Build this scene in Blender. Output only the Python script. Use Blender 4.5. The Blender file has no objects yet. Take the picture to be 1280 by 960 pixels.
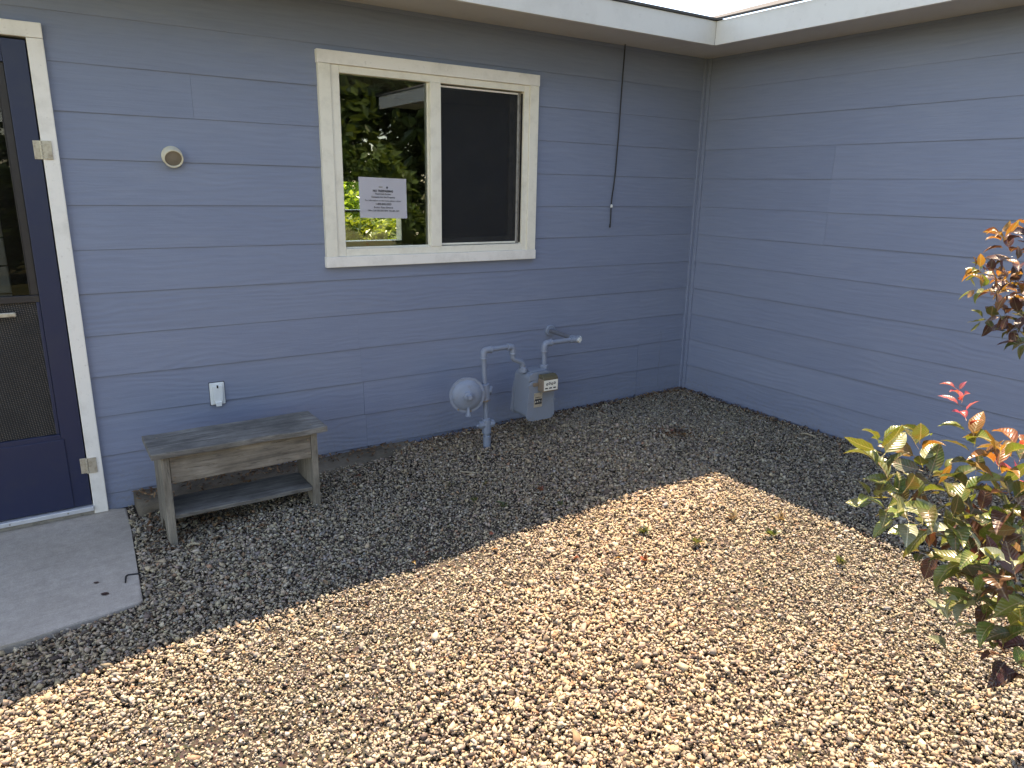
import bpy, bmesh, math, random
import numpy as np
from mathutils import Vector, Matrix, Euler
random.seed(7); rng = np.random.default_rng(11)
scene = bpy.context.scene
col = scene.collection
rad = math.radians

# ------------------------------------------------------------------ camera
CAM = Vector((-4.1184, -3.8119, 1.485))
FPX = 903.53
R0 = Vector((0.83610534, -0.54825669, 0.01850557))    # right
R1 = Vector((-0.12922164, -0.22962699, -0.96466223))  # down
R2 = Vector((0.5331319, 0.80416792, -0.26283898))     # forward
cam_data = bpy.data.cameras.new('camera'); cam = bpy.data.objects.new('camera', cam_data); col.objects.link(cam)
U = -R1; B = -R2
cam.matrix_world = Matrix(((R0.x, U.x, B.x, CAM.x), (R0.y, U.y, B.y, CAM.y), (R0.z, U.z, B.z, CAM.z), (0, 0, 0, 1)))
cam_data.sensor_width = 36; cam_data.lens = FPX / 1280 * 36; cam_data.clip_start = .02; cam_data.clip_end = 2000
scene.camera = cam

# ------------------------------------------------------------------ light
SUN = Vector((.62, .84, 2.49)).normalized()           # towards the sun
world = bpy.data.worlds.new('World'); scene.world = world; world.use_nodes = True
wn = world.node_tree.nodes; wl = world.node_tree.links
sky = wn.new('ShaderNodeTexSky'); sky.sky_type = 'NISHITA'; sky.sun_disc = False
sky.sun_elevation = math.asin(SUN.z); sky.sun_rotation = math.atan2(SUN.x, SUN.y); sky.altitude = 1600
bg = wn['Background']; bg.inputs['Strength'].default_value = .15
wl.new(sky.outputs[0], bg.inputs['Color'])
sl = bpy.data.lights.new('sun', 'SUN'); sl.energy = 3.0; sl.angle = rad(.53); sl.color = (1, .95, .88)
so = bpy.data.objects.new('sun', sl); col.objects.link(so); so.location = (3, 4, 12)
so.rotation_euler = SUN.to_track_quat('Z', 'Y').to_euler()
vs = scene.view_settings; vs.view_transform = 'Standard'; vs.look = 'None'; vs.exposure = 2.3; vs.use_white_balance = True; vs.white_balance_temperature = 8900; vs.white_balance_tint = 14; vs.gamma = 1; vs.use_curve_mapping = False
scene.cycles.max_bounces = 10; scene.cycles.transparent_max_bounces = 16

# ------------------------------------------------------------------ helpers
def at(px, py, d):
    """point at depth d (metres along the view axis) seen at a photo pixel"""
    return CAM + R0 * ((px - 640) / FPX * d) + R1 * ((py - 480) / FPX * d) + R2 * d

def zg(x, y):
    x = max(-5.5, min(0, x)); y = max(-5, min(0, y))
    return -.0052 * x * x + .008 * y

class Mat:
    def __init__(s, name, color=(.5, .5, .5), rough=.6, metal=0, spec=.5):
        s.m = bpy.data.materials.new(name); s.m.use_nodes = True
        s.nt = s.m.node_tree; s.n = s.nt.nodes; s.l = s.nt.links
        s.b = s.n['Principled BSDF']; s.out = s.n['Material Output']
        s.b.inputs['Base Color'].default_value = (*color, 1); s.b.inputs['Roughness'].default_value = rough
        s.b.inputs['Metallic'].default_value = metal; s.b.inputs['Specular IOR Level'].default_value = spec
    def node(s, t, **kw):
        n = s.n.new(t)
        for k, v in kw.items():
            if k in n.inputs: n.inputs[k].default_value = v
            else: setattr(n, k, v)
        return n
    def link(s, a, b): s.l.new(a, b)
    def coords(s, scale=(1, 1, 1), kind='Object', rnd=False):
        tc = s.node('ShaderNodeTexCoord'); mp = s.node('ShaderNodeMapping'); mp.inputs['Scale'].default_value = scale
        s.link(tc.outputs[kind], mp.inputs['Vector'])
        if rnd:
            oi = s.node('ShaderNodeObjectInfo'); m = s.node('ShaderNodeMath', operation='MULTIPLY'); m.inputs[1].default_value = 37
            s.link(oi.outputs['Random'], m.inputs[0]); s.link(m.outputs[0], mp.inputs['Location'])
        return mp.outputs[0]
    def noise(s, vec, scale=5, detail=4, rough=.55, dist=0):
        n = s.node('ShaderNodeTexNoise'); n.inputs['Scale'].default_value = scale; n.inputs['Detail'].default_value = detail
        n.inputs['Roughness'].default_value = rough; n.inputs['Distortion'].default_value = dist
        s.link(vec, n.inputs['Vector']); return n.outputs['Fac']
    def ramp(s, fac, stops):
        r = s.node('ShaderNodeValToRGB'); e = r.color_ramp.elements
        while len(e) < len(stops): e.new(.5)
        for i, (p, c) in enumerate(stops):
            e[i].position = p; e[i].color = (*c, 1) if len(c) == 3 else c
        s.link(fac, r.inputs[0]); return r.outputs[0]
    def mix(s, fac, a, b, blend='MIX'):
        n = s.node('ShaderNodeMix'); n.data_type = 'RGBA'; n.blend_type = blend
        for v, i in ((fac, 0), (a, 6), (b, 7)):
            if isinstance(v, (int, float)): n.inputs[i].default_value = v
            elif isinstance(v, tuple): n.inputs[i].default_value = (*v, 1)
            else: s.link(v, n.inputs[i])
        return n.outputs[2]
    def color(s, c): s.link(c, s.b.inputs['Base Color'])
    def bump(s, h, strength=.3, dist=.005, prev=None):
        n = s.node('ShaderNodeBump'); n.inputs['Strength'].default_value = strength; n.inputs['Distance'].default_value = dist
        s.link(h, n.inputs['Height'])
        if prev is not None: s.link(prev, n.inputs['Normal'])
        s.link(n.outputs[0], s.b.inputs['Normal']); return n.outputs[0]

def link_obj(o, parent=None):
    col.objects.link(o)
    if parent is not None: o.parent = parent
    return o
def mesh_obj(name, verts, faces, mat, parent=None, smooth=False):
    me = bpy.data.meshes.new(name); me.from_pydata([tuple(v) for v in verts], [], faces); me.update()
    if mat: me.materials.append(mat.m)
    if smooth: me.polygons.foreach_set('use_smooth', [True] * len(me.polygons))
    return link_obj(bpy.data.objects.new(name, me), parent)
def bm_obj(name, bm, mat, parent=None, smooth=False):
    bmesh.ops.recalc_face_normals(bm, faces=bm.faces)
    me = bpy.data.meshes.new(name); bm.to_mesh(me); bm.free()
    if mat: me.materials.append(mat.m)
    if smooth:
        me.polygons.foreach_set('use_smooth', [True] * len(me.polygons))
        try: me.set_sharp_from_angle(angle=rad(40))
        except Exception: pass
    return link_obj(bpy.data.objects.new(name, me), parent)
def add_box(bm, x0, x1, y0, y1, z0, z1, bevel=0, mat4=None, seg=2):
    r = bmesh.ops.create_cube(bm, size=1); vs_ = r['verts']
    for v in vs_:
        v.co = Vector(((x0 + x1) / 2 + v.co.x * (x1 - x0), (y0 + y1) / 2 + v.co.y * (y1 - y0), (z0 + z1) / 2 + v.co.z * (z1 - z0)))
    if bevel:
        es = list({e for v in vs_ for e in v.link_edges})
        rr = bmesh.ops.bevel(bm, geom=es, offset=bevel, segments=seg, affect='EDGES', profile=.5)
        vs_ = list({v for f in rr['faces'] for v in f.verts} | {v for v in vs_ if v.is_valid})
    if mat4 is not None: bmesh.ops.transform(bm, matrix=mat4, verts=[v for v in vs_ if v.is_valid])
    return bm
def box(name, x0, x1, y0, y1, z0, z1, mat, parent=None, bevel=0, seg=2):
    bm = bmesh.new(); add_box(bm, x0, x1, y0, y1, z0, z1, bevel, None, seg)
    return bm_obj(name, bm, mat, parent)
def add_cyl(bm, p0, p1, r0, r1=None, seg=20, bevel=0):
    p0 = Vector(p0); p1 = Vector(p1); r1 = r0 if r1 is None else r1
    d = p1 - p0; q = d.to_track_quat('Z', 'Y'); M = Matrix.Translation(p0) @ q.to_matrix().to_4x4()
    L = d.length
    prof = [(0, 0), (r0 - bevel, 0), (r0, bevel), (r1, L - bevel), (r1 - bevel, L), (0, L)] if bevel else [(0, 0), (r0, 0), (r1, L), (0, L)]
    add_lathe(bm, prof, M, seg)
def add_lathe(bm, prof, M=Matrix(), seg=24):
    rings = []
    for r, z in prof:
        if r < 1e-6: rings.append([bm.verts.new(M @ Vector((0, 0, z)))])
        else: rings.append([bm.verts.new(M @ Vector((r * math.cos(2 * math.pi * k / seg), r * math.sin(2 * math.pi * k / seg), z))) for k in range(seg)])
    for a, b in zip(rings, rings[1:]):
        for k in range(seg):
            k2 = (k + 1) % seg
            if len(a) == 1 and len(b) == 1: continue
            if len(a) == 1: bm.faces.new((a[0], b[k], b[k2]))
            elif len(b) == 1: bm.faces.new((a[k], b[0], a[k2]))
            else: bm.faces.new((a[k], b[k], b[k2], a[k2]))
def add_tube(bm, pts, rs, seg=12, cap=True):
    pts = [Vector(p) for p in pts]; n = len(pts)
    if not hasattr(rs, '__len__'): rs = [rs] * n
    ref = None; rings = []
    for i, p in enumerate(pts):
        t = (pts[min(i + 1, n - 1)] - pts[max(i - 1, 0)]).normalized()
        if ref is None: ref = t.orthogonal().normalized()
        ref = (ref - t * ref.dot(t)).normalized(); b = t.cross(ref)
        rings.append([bm.verts.new(p + (ref * math.cos(2 * math.pi * k / seg) + b * math.sin(2 * math.pi * k / seg)) * rs[i]) for k in range(seg)])
    for a, b in zip(rings, rings[1:]):
        for k in range(seg): bm.faces.new((a[k], a[(k + 1) % seg], b[(k + 1) % seg], b[k]))
    if cap:
        bm.faces.new(rings[0]); bm.faces.new(list(reversed(rings[-1])))
def round_path(pts, r, n=5):
    pts = [Vector(p) for p in pts]; out = [pts[0]]
    for a, b, c in zip(pts, pts[1:], pts[2:]):
        d1 = (a - b).normalized(); d2 = (c - b).normalized()
        rr = min(r, (a - b).length * .49, (c - b).length * .49)
        p0 = b + d1 * rr; p2 = b + d2 * rr
        for k in range(n + 1):
            t = k / n; out.append(p0.lerp(b, t).lerp(b.lerp(p2, t), t))
    out.append(pts[-1]); return out
def prism(name, poly, axis, a0, a1, mat, parent=None, bevel=0):
    """poly: 2-D outline; axis 'x': poly is (y,z) pushed along x; 'y': (x,z) along y; 'z': (x,y) along z"""
    bm = bmesh.new()
    def P(u, v, w): return {'x': (w, u, v), 'y': (u, w, v), 'z': (u, v, w)}[axis]
    A = [bm.verts.new(P(u, v, a0)) for u, v in poly]; Bv = [bm.verts.new(P(u, v, a1)) for u, v in poly]
    bm.faces.new(A); bm.faces.new(list(reversed(Bv)))
    for k in range(len(poly)):
        k2 = (k + 1) % len(poly); bm.faces.new((A[k], Bv[k], Bv[k2], A[k2]))
    if bevel: bmesh.ops.bevel(bm, geom=list(bm.edges), offset=bevel, segments=2, affect='EDGES', profile=.5)
    return bm_obj(name, bm, mat, parent)
def thing(name, label, cat, loc=(0, 0, 0), group=None):
    o = bpy.data.objects.new(name, None); col.objects.link(o); o.location = loc; o.empty_display_size = .1
    tag(o, label, cat, group); return o
def tag(o, label=None, cat=None, group=None, kind=None):
    if label: o['label'] = label
    if cat: o['category'] = cat
    if group: o['group'] = group
    if kind: o['kind'] = kind
    return o
def adopt(root):
    """children were modelled in world space: keep them there although the root stands at its base"""
    def rec(o):
        for c in o.children: rec(c)
    for c in root.children:
        c.location = Vector(c.location) - Vector(root.location)

# ------------------------------------------------------------------ materials
def siding_mat():
    m = Mat('blue_siding_paint', rough=.46, spec=.45)
    tc = m.node('ShaderNodeTexCoord'); sx = m.node('ShaderNodeSeparateXYZ'); m.link(tc.outputs['Object'], sx.inputs[0])
    ad = m.node('ShaderNodeMath', operation='ADD'); m.link(sx.outputs[0], ad.inputs[0]); m.link(sx.outputs[1], ad.inputs[1])
    oi = m.node('ShaderNodeObjectInfo'); om = m.node('ShaderNodeMath', operation='MULTIPLY'); om.inputs[1].default_value = 53
    m.link(oi.outputs['Random'], om.inputs[0])
    cb = m.node('ShaderNodeCombineXYZ'); m.link(ad.outputs[0], cb.inputs[0]); m.link(om.outputs[0], cb.inputs[1]); m.link(sx.outputs[2], cb.inputs[2])
    def mp(sc):
        q = m.node('ShaderNodeMapping'); q.inputs['Scale'].default_value = sc; m.link(cb.outputs[0], q.inputs[0]); return q.outputs[0]
    g1 = m.noise(mp((5, 1, 95)), 1, 5, .6, .5)           # embossed cedar grain
    wv = m.node('ShaderNodeTexWave'); wv.bands_direction = 'Z'; wv.inputs['Scale'].default_value = 9; wv.inputs['Distortion'].default_value = 16
    wv.inputs['Detail'].default_value = 2; wv.inputs['Detail Scale'].default_value = .6; m.link(mp((.35, 1, 1)), wv.inputs[0])
    big = m.noise(mp((1.1, 1, 1.6)), 1, 3, .5)
    fine = m.noise(mp((60, 1, 140)), 1, 3, .6)
    base = m.ramp(big, [(.3, (.180, .214, .302)), (.7, (.201, .235, .321))])
    gr = m.ramp(g1, [(.28, (.91, .91, .92)), (.64, (1.03, 1.03, 1.02))])
    c = m.mix(1.0, base, gr, 'MULTIPLY')
    # per-board value drift and chalky dust low down on the boards' lower lips
    hv = m.node('ShaderNodeHueSaturation'); mr = m.node('ShaderNodeMapRange'); mr.inputs[3].default_value = .975; mr.inputs[4].default_value = 1.025
    m.link(oi.outputs['Random'], mr.inputs[0]); m.link(mr.outputs[0], hv.inputs['Value']); m.link(c, hv.inputs['Color'])
    dust = m.ramp(m.noise(mp((2.3, 1, 7)), 1, 6, .7), [(.56, (0, 0, 0)), (.78, (.16, .16, .16))])
    c2 = m.mix(dust, hv.outputs[0], (.30, .31, .33))
    zr = m.node('ShaderNodeMapRange'); zr.inputs[1].default_value = -.12; zr.inputs[2].default_value = .26; zr.inputs[3].default_value = .95; zr.inputs[4].default_value = 0
    m.link(sx.outputs[2], zr.inputs[0]); sn_ = m.noise(mp((38, 1, 55)), 1, 5, .75)
    ms = m.node('ShaderNodeMath', operation='MULTIPLY'); m.link(zr.outputs[0], ms.inputs[0]); m.link(m.ramp(sn_, [(.50, (0, 0, 0)), (.72, (.75, .75, .75))]), ms.inputs[1])
    m.color(m.mix(ms.outputs[0], c2, (.17, .15, .125)))
    msk = m.ramp(m.noise(mp((1.6, 1, 5)), 1, 3, .6), [(.36, (0, 0, 0)), (.66, (1, 1, 1))])     # grain comes and goes along the board
    gm = m.mix(msk, (.5, .5, .5), g1); wm = m.mix(msk, wv.outputs['Fac'], (.5, .5, .5))
    n = m.bump(wm, .20, .004); n = m.bump(gm, .75, .0026, n); m.bump(fine, .35, .001, n)
    rr = m.ramp(g1, [(.3, (.42, .42, .42)), (.7, (.56, .56, .56))]); m.link(rr, m.b.inputs['Roughness'])
    return m
M_siding = siding_mat()
def paint(name, c, rough=.45, dirt=(.25, .22, .18), amt=.5, scale=9, bump=.12, spec=.5):
    m = Mat(name, c, rough, spec=spec)
    v = m.coords((1, 1, 1), rnd=True)
    n1 = m.noise(v, scale, 6, .65); n2 = m.noise(v, scale * 9, 4, .6)
    d = m.ramp(n1, [(.48, (0, 0, 0)), (.8, (amt, amt, amt))])
    sp = m.ramp(n2, [(.62, (0, 0, 0)), (.74, (amt * .7,) * 3)])
    c1 = m.mix(d, c, dirt); m.color(m.mix(sp, c1, dirt)); m.bump(n2, bump, .002)
    return m
M_trim = paint('white_trim_paint', (.80, .76, .70), .5, (.34, .30, .24), .42, 7, .2)
M_vinyl = paint('cream_vinyl', (.78, .73, .62), .38, (.33, .29, .22), .35, 11, .06)
M_track = paint('grimy_track', (.30, .28, .25), .6, (.05, .045, .04), .9, 30, .2)
M_cream = paint('cream_plastic', (.66, .60, .46), .4, (.3, .25, .17), .4, 22, .08)
M_outlet = paint('white_outlet_plastic', (.70, .72, .72), .35, (.4, .4, .38), .25, 30, .05)
M_black = Mat('black_plastic', (.012, .012, .013), .5)
M_rubber = Mat('cable_rubber', (.018, .018, .02), .55)
M_door = paint('navy_door_paint', (.0105, .018, .056), .42, (.04, .042, .055), .3, 8, .18)
M_alu = paint('threshold_aluminium', (.62, .63, .66), .34, (.3, .3, .3), .35, 18, .08)
M_alu.b.inputs['Metallic'].default_value = .35
M_hinge = paint('worn_hinge_metal', (.52, .47, .38), .42, (.16, .08, .04), .8, 45, .3); M_hinge.b.inputs['Metallic'].default_value = .45
M_jamb = paint('dark_brown_jamb', (.022, .017, .017), .5, (.06, .05, .045), .4, 14, .2)
M_inner = paint('pale_door_boards', (.62, .62, .60), .5, (.2, .2, .18), .4, 8, .1)
M_dial = Mat('dial_white', (.72, .70, .62), .45)
M_ink = Mat('print_ink', (.03, .03, .035), .7)
M_paper = Mat('notice_paper', (.74, .72, .76), .75)
M_soffit = paint('soffit_paint', (.50, .49, .46), .6, (.3, .28, .25), .3, 4, .15)
M_fascia = paint('fascia_paint', (.60, .58, .53), .5, (.3, .28, .25), .3, 4, .15)
M_roof = paint('asphalt_shingle', (.07, .065, .06), .9, (.03, .03, .03), .7, 40, .6)
M_room = Mat('room_plaster', (.33, .31, .28), .8)
M_roomfloor = Mat('room_floor', (.10, .07, .05), .5)
M_darkwood = Mat('dark_furniture_wood', (.03, .02, .016), .45)

def gas_mat(name, c, rust=.5):
    m = Mat(name, c, .48)
    v = m.coords((1, 1, 1), rnd=True)
    n1 = m.noise(v, 26, 6, .7); n2 = m.noise(v, 140, 3, .6)
    d = m.ramp(n1, [(.55, (0, 0, 0)), (.76, (rust,) * 3)])
    c1 = m.mix(d, c, (.19, .15, .12)); sp = m.ramp(n2, [(.66, (0, 0, 0)), (.72, (rust,) * 3)])
    m.color(m.mix(sp, c1, (.10, .075, .055))); m.bump(n2, .25, .0012); return m
M_gas = gas_mat('grey_blue_pipe_paint', (.195, .232, .30))
M_gasbody = gas_mat('grey_meter_paint', (.195, .225, .275), .35)
M_galv = gas_mat('bare_plug_metal', (.6, .6, .56), .2)
M_smoky = Mat('smoky_plastic', (.10, .085, .05), .25); 
M_rustbr = gas_mat('rusty_bracket', (.20, .15, .11), .8)

def glass_mat(name, tint, fac=1.0):
    m = Mat(name); m.n.remove(m.b)
    tr = m.node('ShaderNodeBsdfTransparent'); tr.inputs[0].default_value = (*tint, 1)
    gl = m.node('ShaderNodeBsdfGlossy'); gl.inputs['Roughness'].default_value = .004
    fr = m.node('ShaderNodeFresnel'); fr.inputs[0].default_value = 1.52
    mu = m.node('ShaderNodeMath', operation='MULTIPLY'); mu.inputs[1].default_value = 2.3 * fac; mu.use_clamp = True
    m.link(fr.outputs[0], mu.inputs[0])
    mx = m.node('ShaderNodeMixShader'); m.link(mu.outputs[0], mx.inputs[0]); m.link(tr.outputs[0], mx.inputs[1]); m.link(gl.outputs[0], mx.inputs[2])
    m.link(mx.outputs[0], m.out.inputs[0]); return m
M_glass = glass_mat('window_glass', (.86, .90, .87))
M_doorglass = glass_mat('storm_glass', (.62, .62, .60), .2)
def screen_mat():
    m = Mat('insect_screen', (.011, .011, .012), .7)
    tr = m.node('ShaderNodeBsdfTransparent'); mx = m.node('ShaderNodeMixShader')
    n = m.noise(m.coords((1, 1, 1)), 6, 5, .7); f = m.ramp(n, [(.3, (.50, .50, .50)), (.75, (.62, .62, .62))])
    m.link(f, mx.inputs[0]); m.link(tr.outputs[0], mx.inputs[1]); m.link(m.b.outputs[0], mx.inputs[2]); m.link(mx.outputs[0], m.out.inputs[0]); return m
M_screen = screen_mat()
def weave_mat():
    m = Mat('woven_pet_screen', (.03, .025, .022), .65)
    tc = m.node('ShaderNodeTexCoord'); mp = m.node('ShaderNodeMapping'); mp.inputs['Rotation'].default_value = (0, rad(6), 0); m.link(tc.outputs['Object'], mp.inputs[0])
    w1 = m.node('ShaderNodeTexWave'); w1.bands_direction = 'X'; w1.inputs['Scale'].default_value = 33; w1.inputs['Distortion'].default_value = .5
    w2 = m.node('ShaderNodeTexWave'); w2.bands_direction = 'Z'; w2.inputs['Scale'].default_value = 38; w2.inputs['Distortion'].default_value = .5
    m.link(mp.outputs[0], w1.inputs[0]); m.link(mp.outputs[0], w2.inputs[0])
    mu = m.node('ShaderNodeMath', operation='MULTIPLY'); m.link(w1.outputs['Fac'], mu.inputs[0]); m.link(w2.outputs['Fac'], mu.inputs[1])
    n = m.noise(mp.outputs[0], 5, 5, .7)
    c = m.ramp(mu.outputs[0], [(.12, (.006, .0055, .0055)), (.5, (.035, .030, .026)), (.85, (.15, .128, .108))])
    m.color(m.mix(1.0, c, m.ramp(n, [(.3, (.45, .45, .48)), (.7, (1.25, 1.2, 1.15))]), 'MULTIPLY')); m.bump(mu.outputs[0], .6, .003); return m
M_weave = weave_mat()

def wood_mat(name, a, b, dark, along='x'):
    m = Mat(name, a, .82, spec=.25)
    sc = {'x': (3.2, 34, 34), 'z': (34, 34, 3.2), 'y': (34, 3.2, 34)}[along]
    v = m.coords(sc, rnd=True); v1 = m.coords((1, 1, 1), rnd=True)
    g = m.noise(v, 1, 8, .68, .9); g2 = m.noise(v, 3.4, 4, .7, .3)
    pat = m.noise(v1, 7, 4, .6)
    c = m.ramp(g, [(.28, dark), (.47, a), (.68, b)])
    c2 = m.mix(m.ramp(pat, [(.42, (0, 0, 0)), (.72, (.65, .65, .65))]), c, dark)
    cr = m.ramp(g2, [(.30, (.25, .25, .25)), (.42, (1, 1, 1))])
    m.color(m.mix(.75, c2, cr, 'MULTIPLY')); n = m.bump(g, .6, .004); m.bump(g2, .7, .003, n); return m
M_bench = wood_mat('weathered_grey_wood', (.165, .155, .140), (.27, .26, .235), (.062, .058, .054))
M_apron = wood_mat('weathered_tan_wood', (.205, .178, .145), (.30, .265, .22), (.09, .078, .065))
M_leg = wood_mat('weathered_leg_wood', (.19, .17, .14), (.30, .27, .225), (.085, .075, .062), 'z')

def concrete_mat(name, a, b, sc=1.0):
    m = Mat(name, a, .9, spec=.2)
    v = m.coords((1, 1, 1))
    n0 = m.noise(v, 1.8 * sc, 6, .65); n1 = m.noise(v, 22 * sc, 6, .7); n2 = m.noise(v, 240 * sc, 3, .7)
    c = m.ramp(n0, [(.3, a), (.7, b)])
    c = m.mix(.55, c, m.ramp(n1, [(.25, (.62, .61, .60)), (.7, (1.12, 1.11, 1.1))]), 'MULTIPLY')
    c = m.mix(.6, c, m.ramp(n2, [(.3, (.66, .66, .66)), (.65, (1.15, 1.15, 1.15))]), 'MULTIPLY')
    # broomed streaks
    st = m.noise(m.coords((3, 60, 1)), 1, 3, .6); c = m.mix(.25, c, m.ramp(st, [(.3, (.75, .75, .75)), (.7, (1.1, 1.1, 1.1))]), 'MULTIPLY')
    m.color(c); n = m.bump(n1, .35, .006); m.bump(n2, .5, .002, n); return m
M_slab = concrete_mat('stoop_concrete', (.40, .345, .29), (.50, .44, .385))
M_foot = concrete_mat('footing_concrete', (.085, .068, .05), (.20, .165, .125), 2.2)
def soil_mat():
    m = Mat('gravelly_soil', (.06, .05, .04), .95, spec=.15)
    v = m.coords(); vo = m.node('ShaderNodeTexVoronoi'); vo.inputs['Scale'].default_value = 70; m.link(v, vo.inputs['Vector'])
    n = m.noise(v, 3, 6, .7)
    c = m.mix(.6, m.ramp(n, [(.3, (.035, .028, .023)), (.7, (.085, .068, .052))]), vo.outputs['Color'], 'MULTIPLY')
    m.color(m.mix(.5, m.ramp(n, [(.3, (.04, .032, .026)), (.7, (.09, .072, .055))]), c)); m.bump(vo.outputs['Distance'], .8, .01); return m
M_soil = soil_mat()
def attr_stone():
    m = Mat('crushed_stone', (.4, .36, .3), .85, spec=.25)
    a = m.node('ShaderNodeAttribute'); a.attribute_name = 'stone_col'
    n = m.noise(m.coords(), 160, 3, .7)
    m.color(m.mix(.5, a.outputs['Color'], m.ramp(n, [(.3, (.68, .66, .64)), (.65, (1.18, 1.17, 1.15))]), 'MULTIPLY')); m.bump(n, .35, .002); return m
M_stone = attr_stone()
def leaf_mat(name, c, under, trans=.24, var=.5, gloss=.3):
    m = Mat(name, c, gloss, spec=.5)
    tc = m.node('ShaderNodeTexCoord'); sx = m.node('ShaderNodeSeparateXYZ'); m.link(tc.outputs['Object'], sx.inputs[0])
    ab = m.node('ShaderNodeMath', operation='ABSOLUTE'); m.link(sx.outputs[0], ab.inputs[0])
    # side veins slant forward from the midrib
    sub = m.node('ShaderNodeMath', operation='MULTIPLY_ADD'); sub.inputs[1].default_value = -.9
    m.link(ab.outputs[0], sub.inputs[0]); m.link(sx.outputs[1], sub.inputs[2])
    sn = m.node('ShaderNodeMath', operation='MULTIPLY'); sn.inputs[1].default_value = 55; m.link(sub.outputs[0], sn.inputs[0])
    sw = m.node('ShaderNodeMath', operation='SINE'); m.link(sn.outputs[0], sw.inputs[0])
    vein = m.ramp(sw.outputs[0], [(.80, (0, 0, 0)), (.98, (.2, .2, .2))])
    rib = m.ramp(ab.outputs[0], [(.006, (.8, .8, .8)), (.022, (0, 0, 0))])
    oi = m.node('ShaderNodeObjectInfo')
    hs = m.node('ShaderNodeHueSaturation'); hs.inputs['Color'].default_value = (*c, 1)
    mr = m.node('ShaderNodeMapRange'); mr.inputs[3].default_value = .5 - .06 * var; mr.inputs[4].default_value = .5 + .06 * var; m.link(oi.outputs['Random'], mr.inputs[0]); m.link(mr.outputs[0], hs.inputs['Hue'])
    mv = m.node('ShaderNodeMath', operation='MULTIPLY_ADD'); fr = m.node('ShaderNodeMath', operation='FRACT'); f7 = m.node('ShaderNodeMath', operation='MULTIPLY'); f7.inputs[1].default_value = 7.31
    m.link(oi.outputs['Random'], f7.inputs[0]); m.link(f7.outputs[0], fr.inputs[0]); mv.inputs[1].default_value = .7; mv.inputs[2].default_value = .65
    m.link(fr.outputs[0], mv.inputs[0]); m.link(mv.outputs[0], hs.inputs['Value'])
    vo = m.node('ShaderNodeVectorMath', operation='ADD'); ran = m.node('ShaderNodeMath', operation='MULTIPLY'); ran.inputs[1].default_value = 91
    m.link(oi.outputs['Random'], ran.inputs[0]); m.link(tc.outputs['Object'], vo.inputs[0]); m.link(ran.outputs[0], vo.inputs[1])
    bl = m.noise(vo.outputs[0], 2.6, 4, .6)
    c1 = m.mix(m.ramp(bl, [(.42, (0, 0, 0)), (.7, (.8, .8, .8))]), hs.outputs[0], under)
    c2 = m.mix(vein, c1, tuple(min(1, q * 1.9 + .02) for q in c)); c3 = m.mix(rib, c2, tuple(min(1, q * 1.6 + .08) for q in under))
    m.color(c3)
    m.bump(sw.outputs[0], .18, .01)
    tl = m.node('ShaderNodeBsdfTranslucent'); m.link(m.mix(1.0, c3, (1.9, 1.75, .9), 'MULTIPLY'), tl.inputs[0])
    mx = m.node('ShaderNodeMixShader'); mx.inputs[0].default_value = trans
    m.link(m.b.outputs[0], mx.inputs[1]); m.link(tl.outputs[0], mx.inputs[2]); m.link(mx.outputs[0], m.out.inputs[0]); return m
L_green = leaf_mat('leaf_yellow_green', (.105, .145, .032), (.145, .115, .033))
L_olive = leaf_mat('leaf_olive', (.075, .095, .032), (.13, .075, .03))
L_orange = leaf_mat('leaf_orange', (.22, .095, .03), (.16, .115, .033), .34)
L_bronze = leaf_mat('leaf_bronze', (.085, .032, .024), (.10, .06, .025), .2)
L_maroon = leaf_mat('leaf_maroon', (.062, .020, .022), (.05, .035, .02), .18)
L_red = leaf_mat('leaf_red', (.36, .045, .05), (.30, .12, .08), .3)
L_sage = leaf_mat('leaf_sage', (.20, .23, .14), (.26, .26, .17), .2, .3, .42)
L_weed = leaf_mat('leaf_weed', (.06, .085, .028), (.10, .085, .04), .3)
L_dry = leaf_mat('leaf_dry', (.25, .18, .095), (.20, .13, .07), .15)
L_rust = leaf_mat('leaf_rust', (.24, .085, .035), (.15, .07, .03), .2)
L_tree = leaf_mat('leaf_tree_green', (.085, .135, .038), (.11, .15, .035), .3)
L_bright = leaf_mat('leaf_bright_green', (.16, .24, .04), (.22, .27, .05), .4)
M_bark = wood_mat('purple_brown_bark', (.060, .032, .026), (.10, .06, .048), (.028, .016, .014), 'z')
M_trunk = wood_mat('grey_bark', (.11, .09, .07), (.17, .14, .11), (.05, .04, .03), 'z')
M_twig = wood_mat('pale_twig', (.36, .30, .21), (.46, .40, .29), (.2, .16, .11))
M_lawn = Mat('dry_lawn_ground', (.10, .11, .045), .95, spec=.1)
_v = M_lawn.coords(); M_lawn.color(M_lawn.ramp(M_lawn.noise(_v, 1.2, 8, .7), [(.3, (.07, .085, .03)), (.7, (.16, .14, .07))])); M_lawn.bump(M_lawn.noise(_v, 60, 3, .7), .6, .02)

# ------------------------------------------------------------------ ground
def build_ground():
    xs = [-250, -60, -20, -9, -7] + list(np.linspace(-5.6, 0.3, 60)) + [2, 6, 15, 40, 120, 250]
    ys = [-250, -60, -20, -10, -7] + list(np.linspace(-5.2, .3, 56)) + [2, 6, 15, 40, 120, 250]
    V = []; F = []
    for y in ys:
        for x in xs:
            V.append((x, y, zg(x, y) - .012))
    nx = len(xs)
    for j in range(len(ys) - 1):
        for i in range(nx - 1):
            a = j * nx + i; F.append((a, a + 1, a + nx + 1, a + nx))
    o = mesh_obj('ground', V, F, M_soil, smooth=True); tag(o, kind='structure')
    o.data.materials.append(M_lawn.m)
    for p in o.data.polygons:
        c = p.center
        if c.y < -5.0 or c.y > .4 or c.x < -6 or c.x > .4: p.material_index = 1
build_ground()

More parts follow.
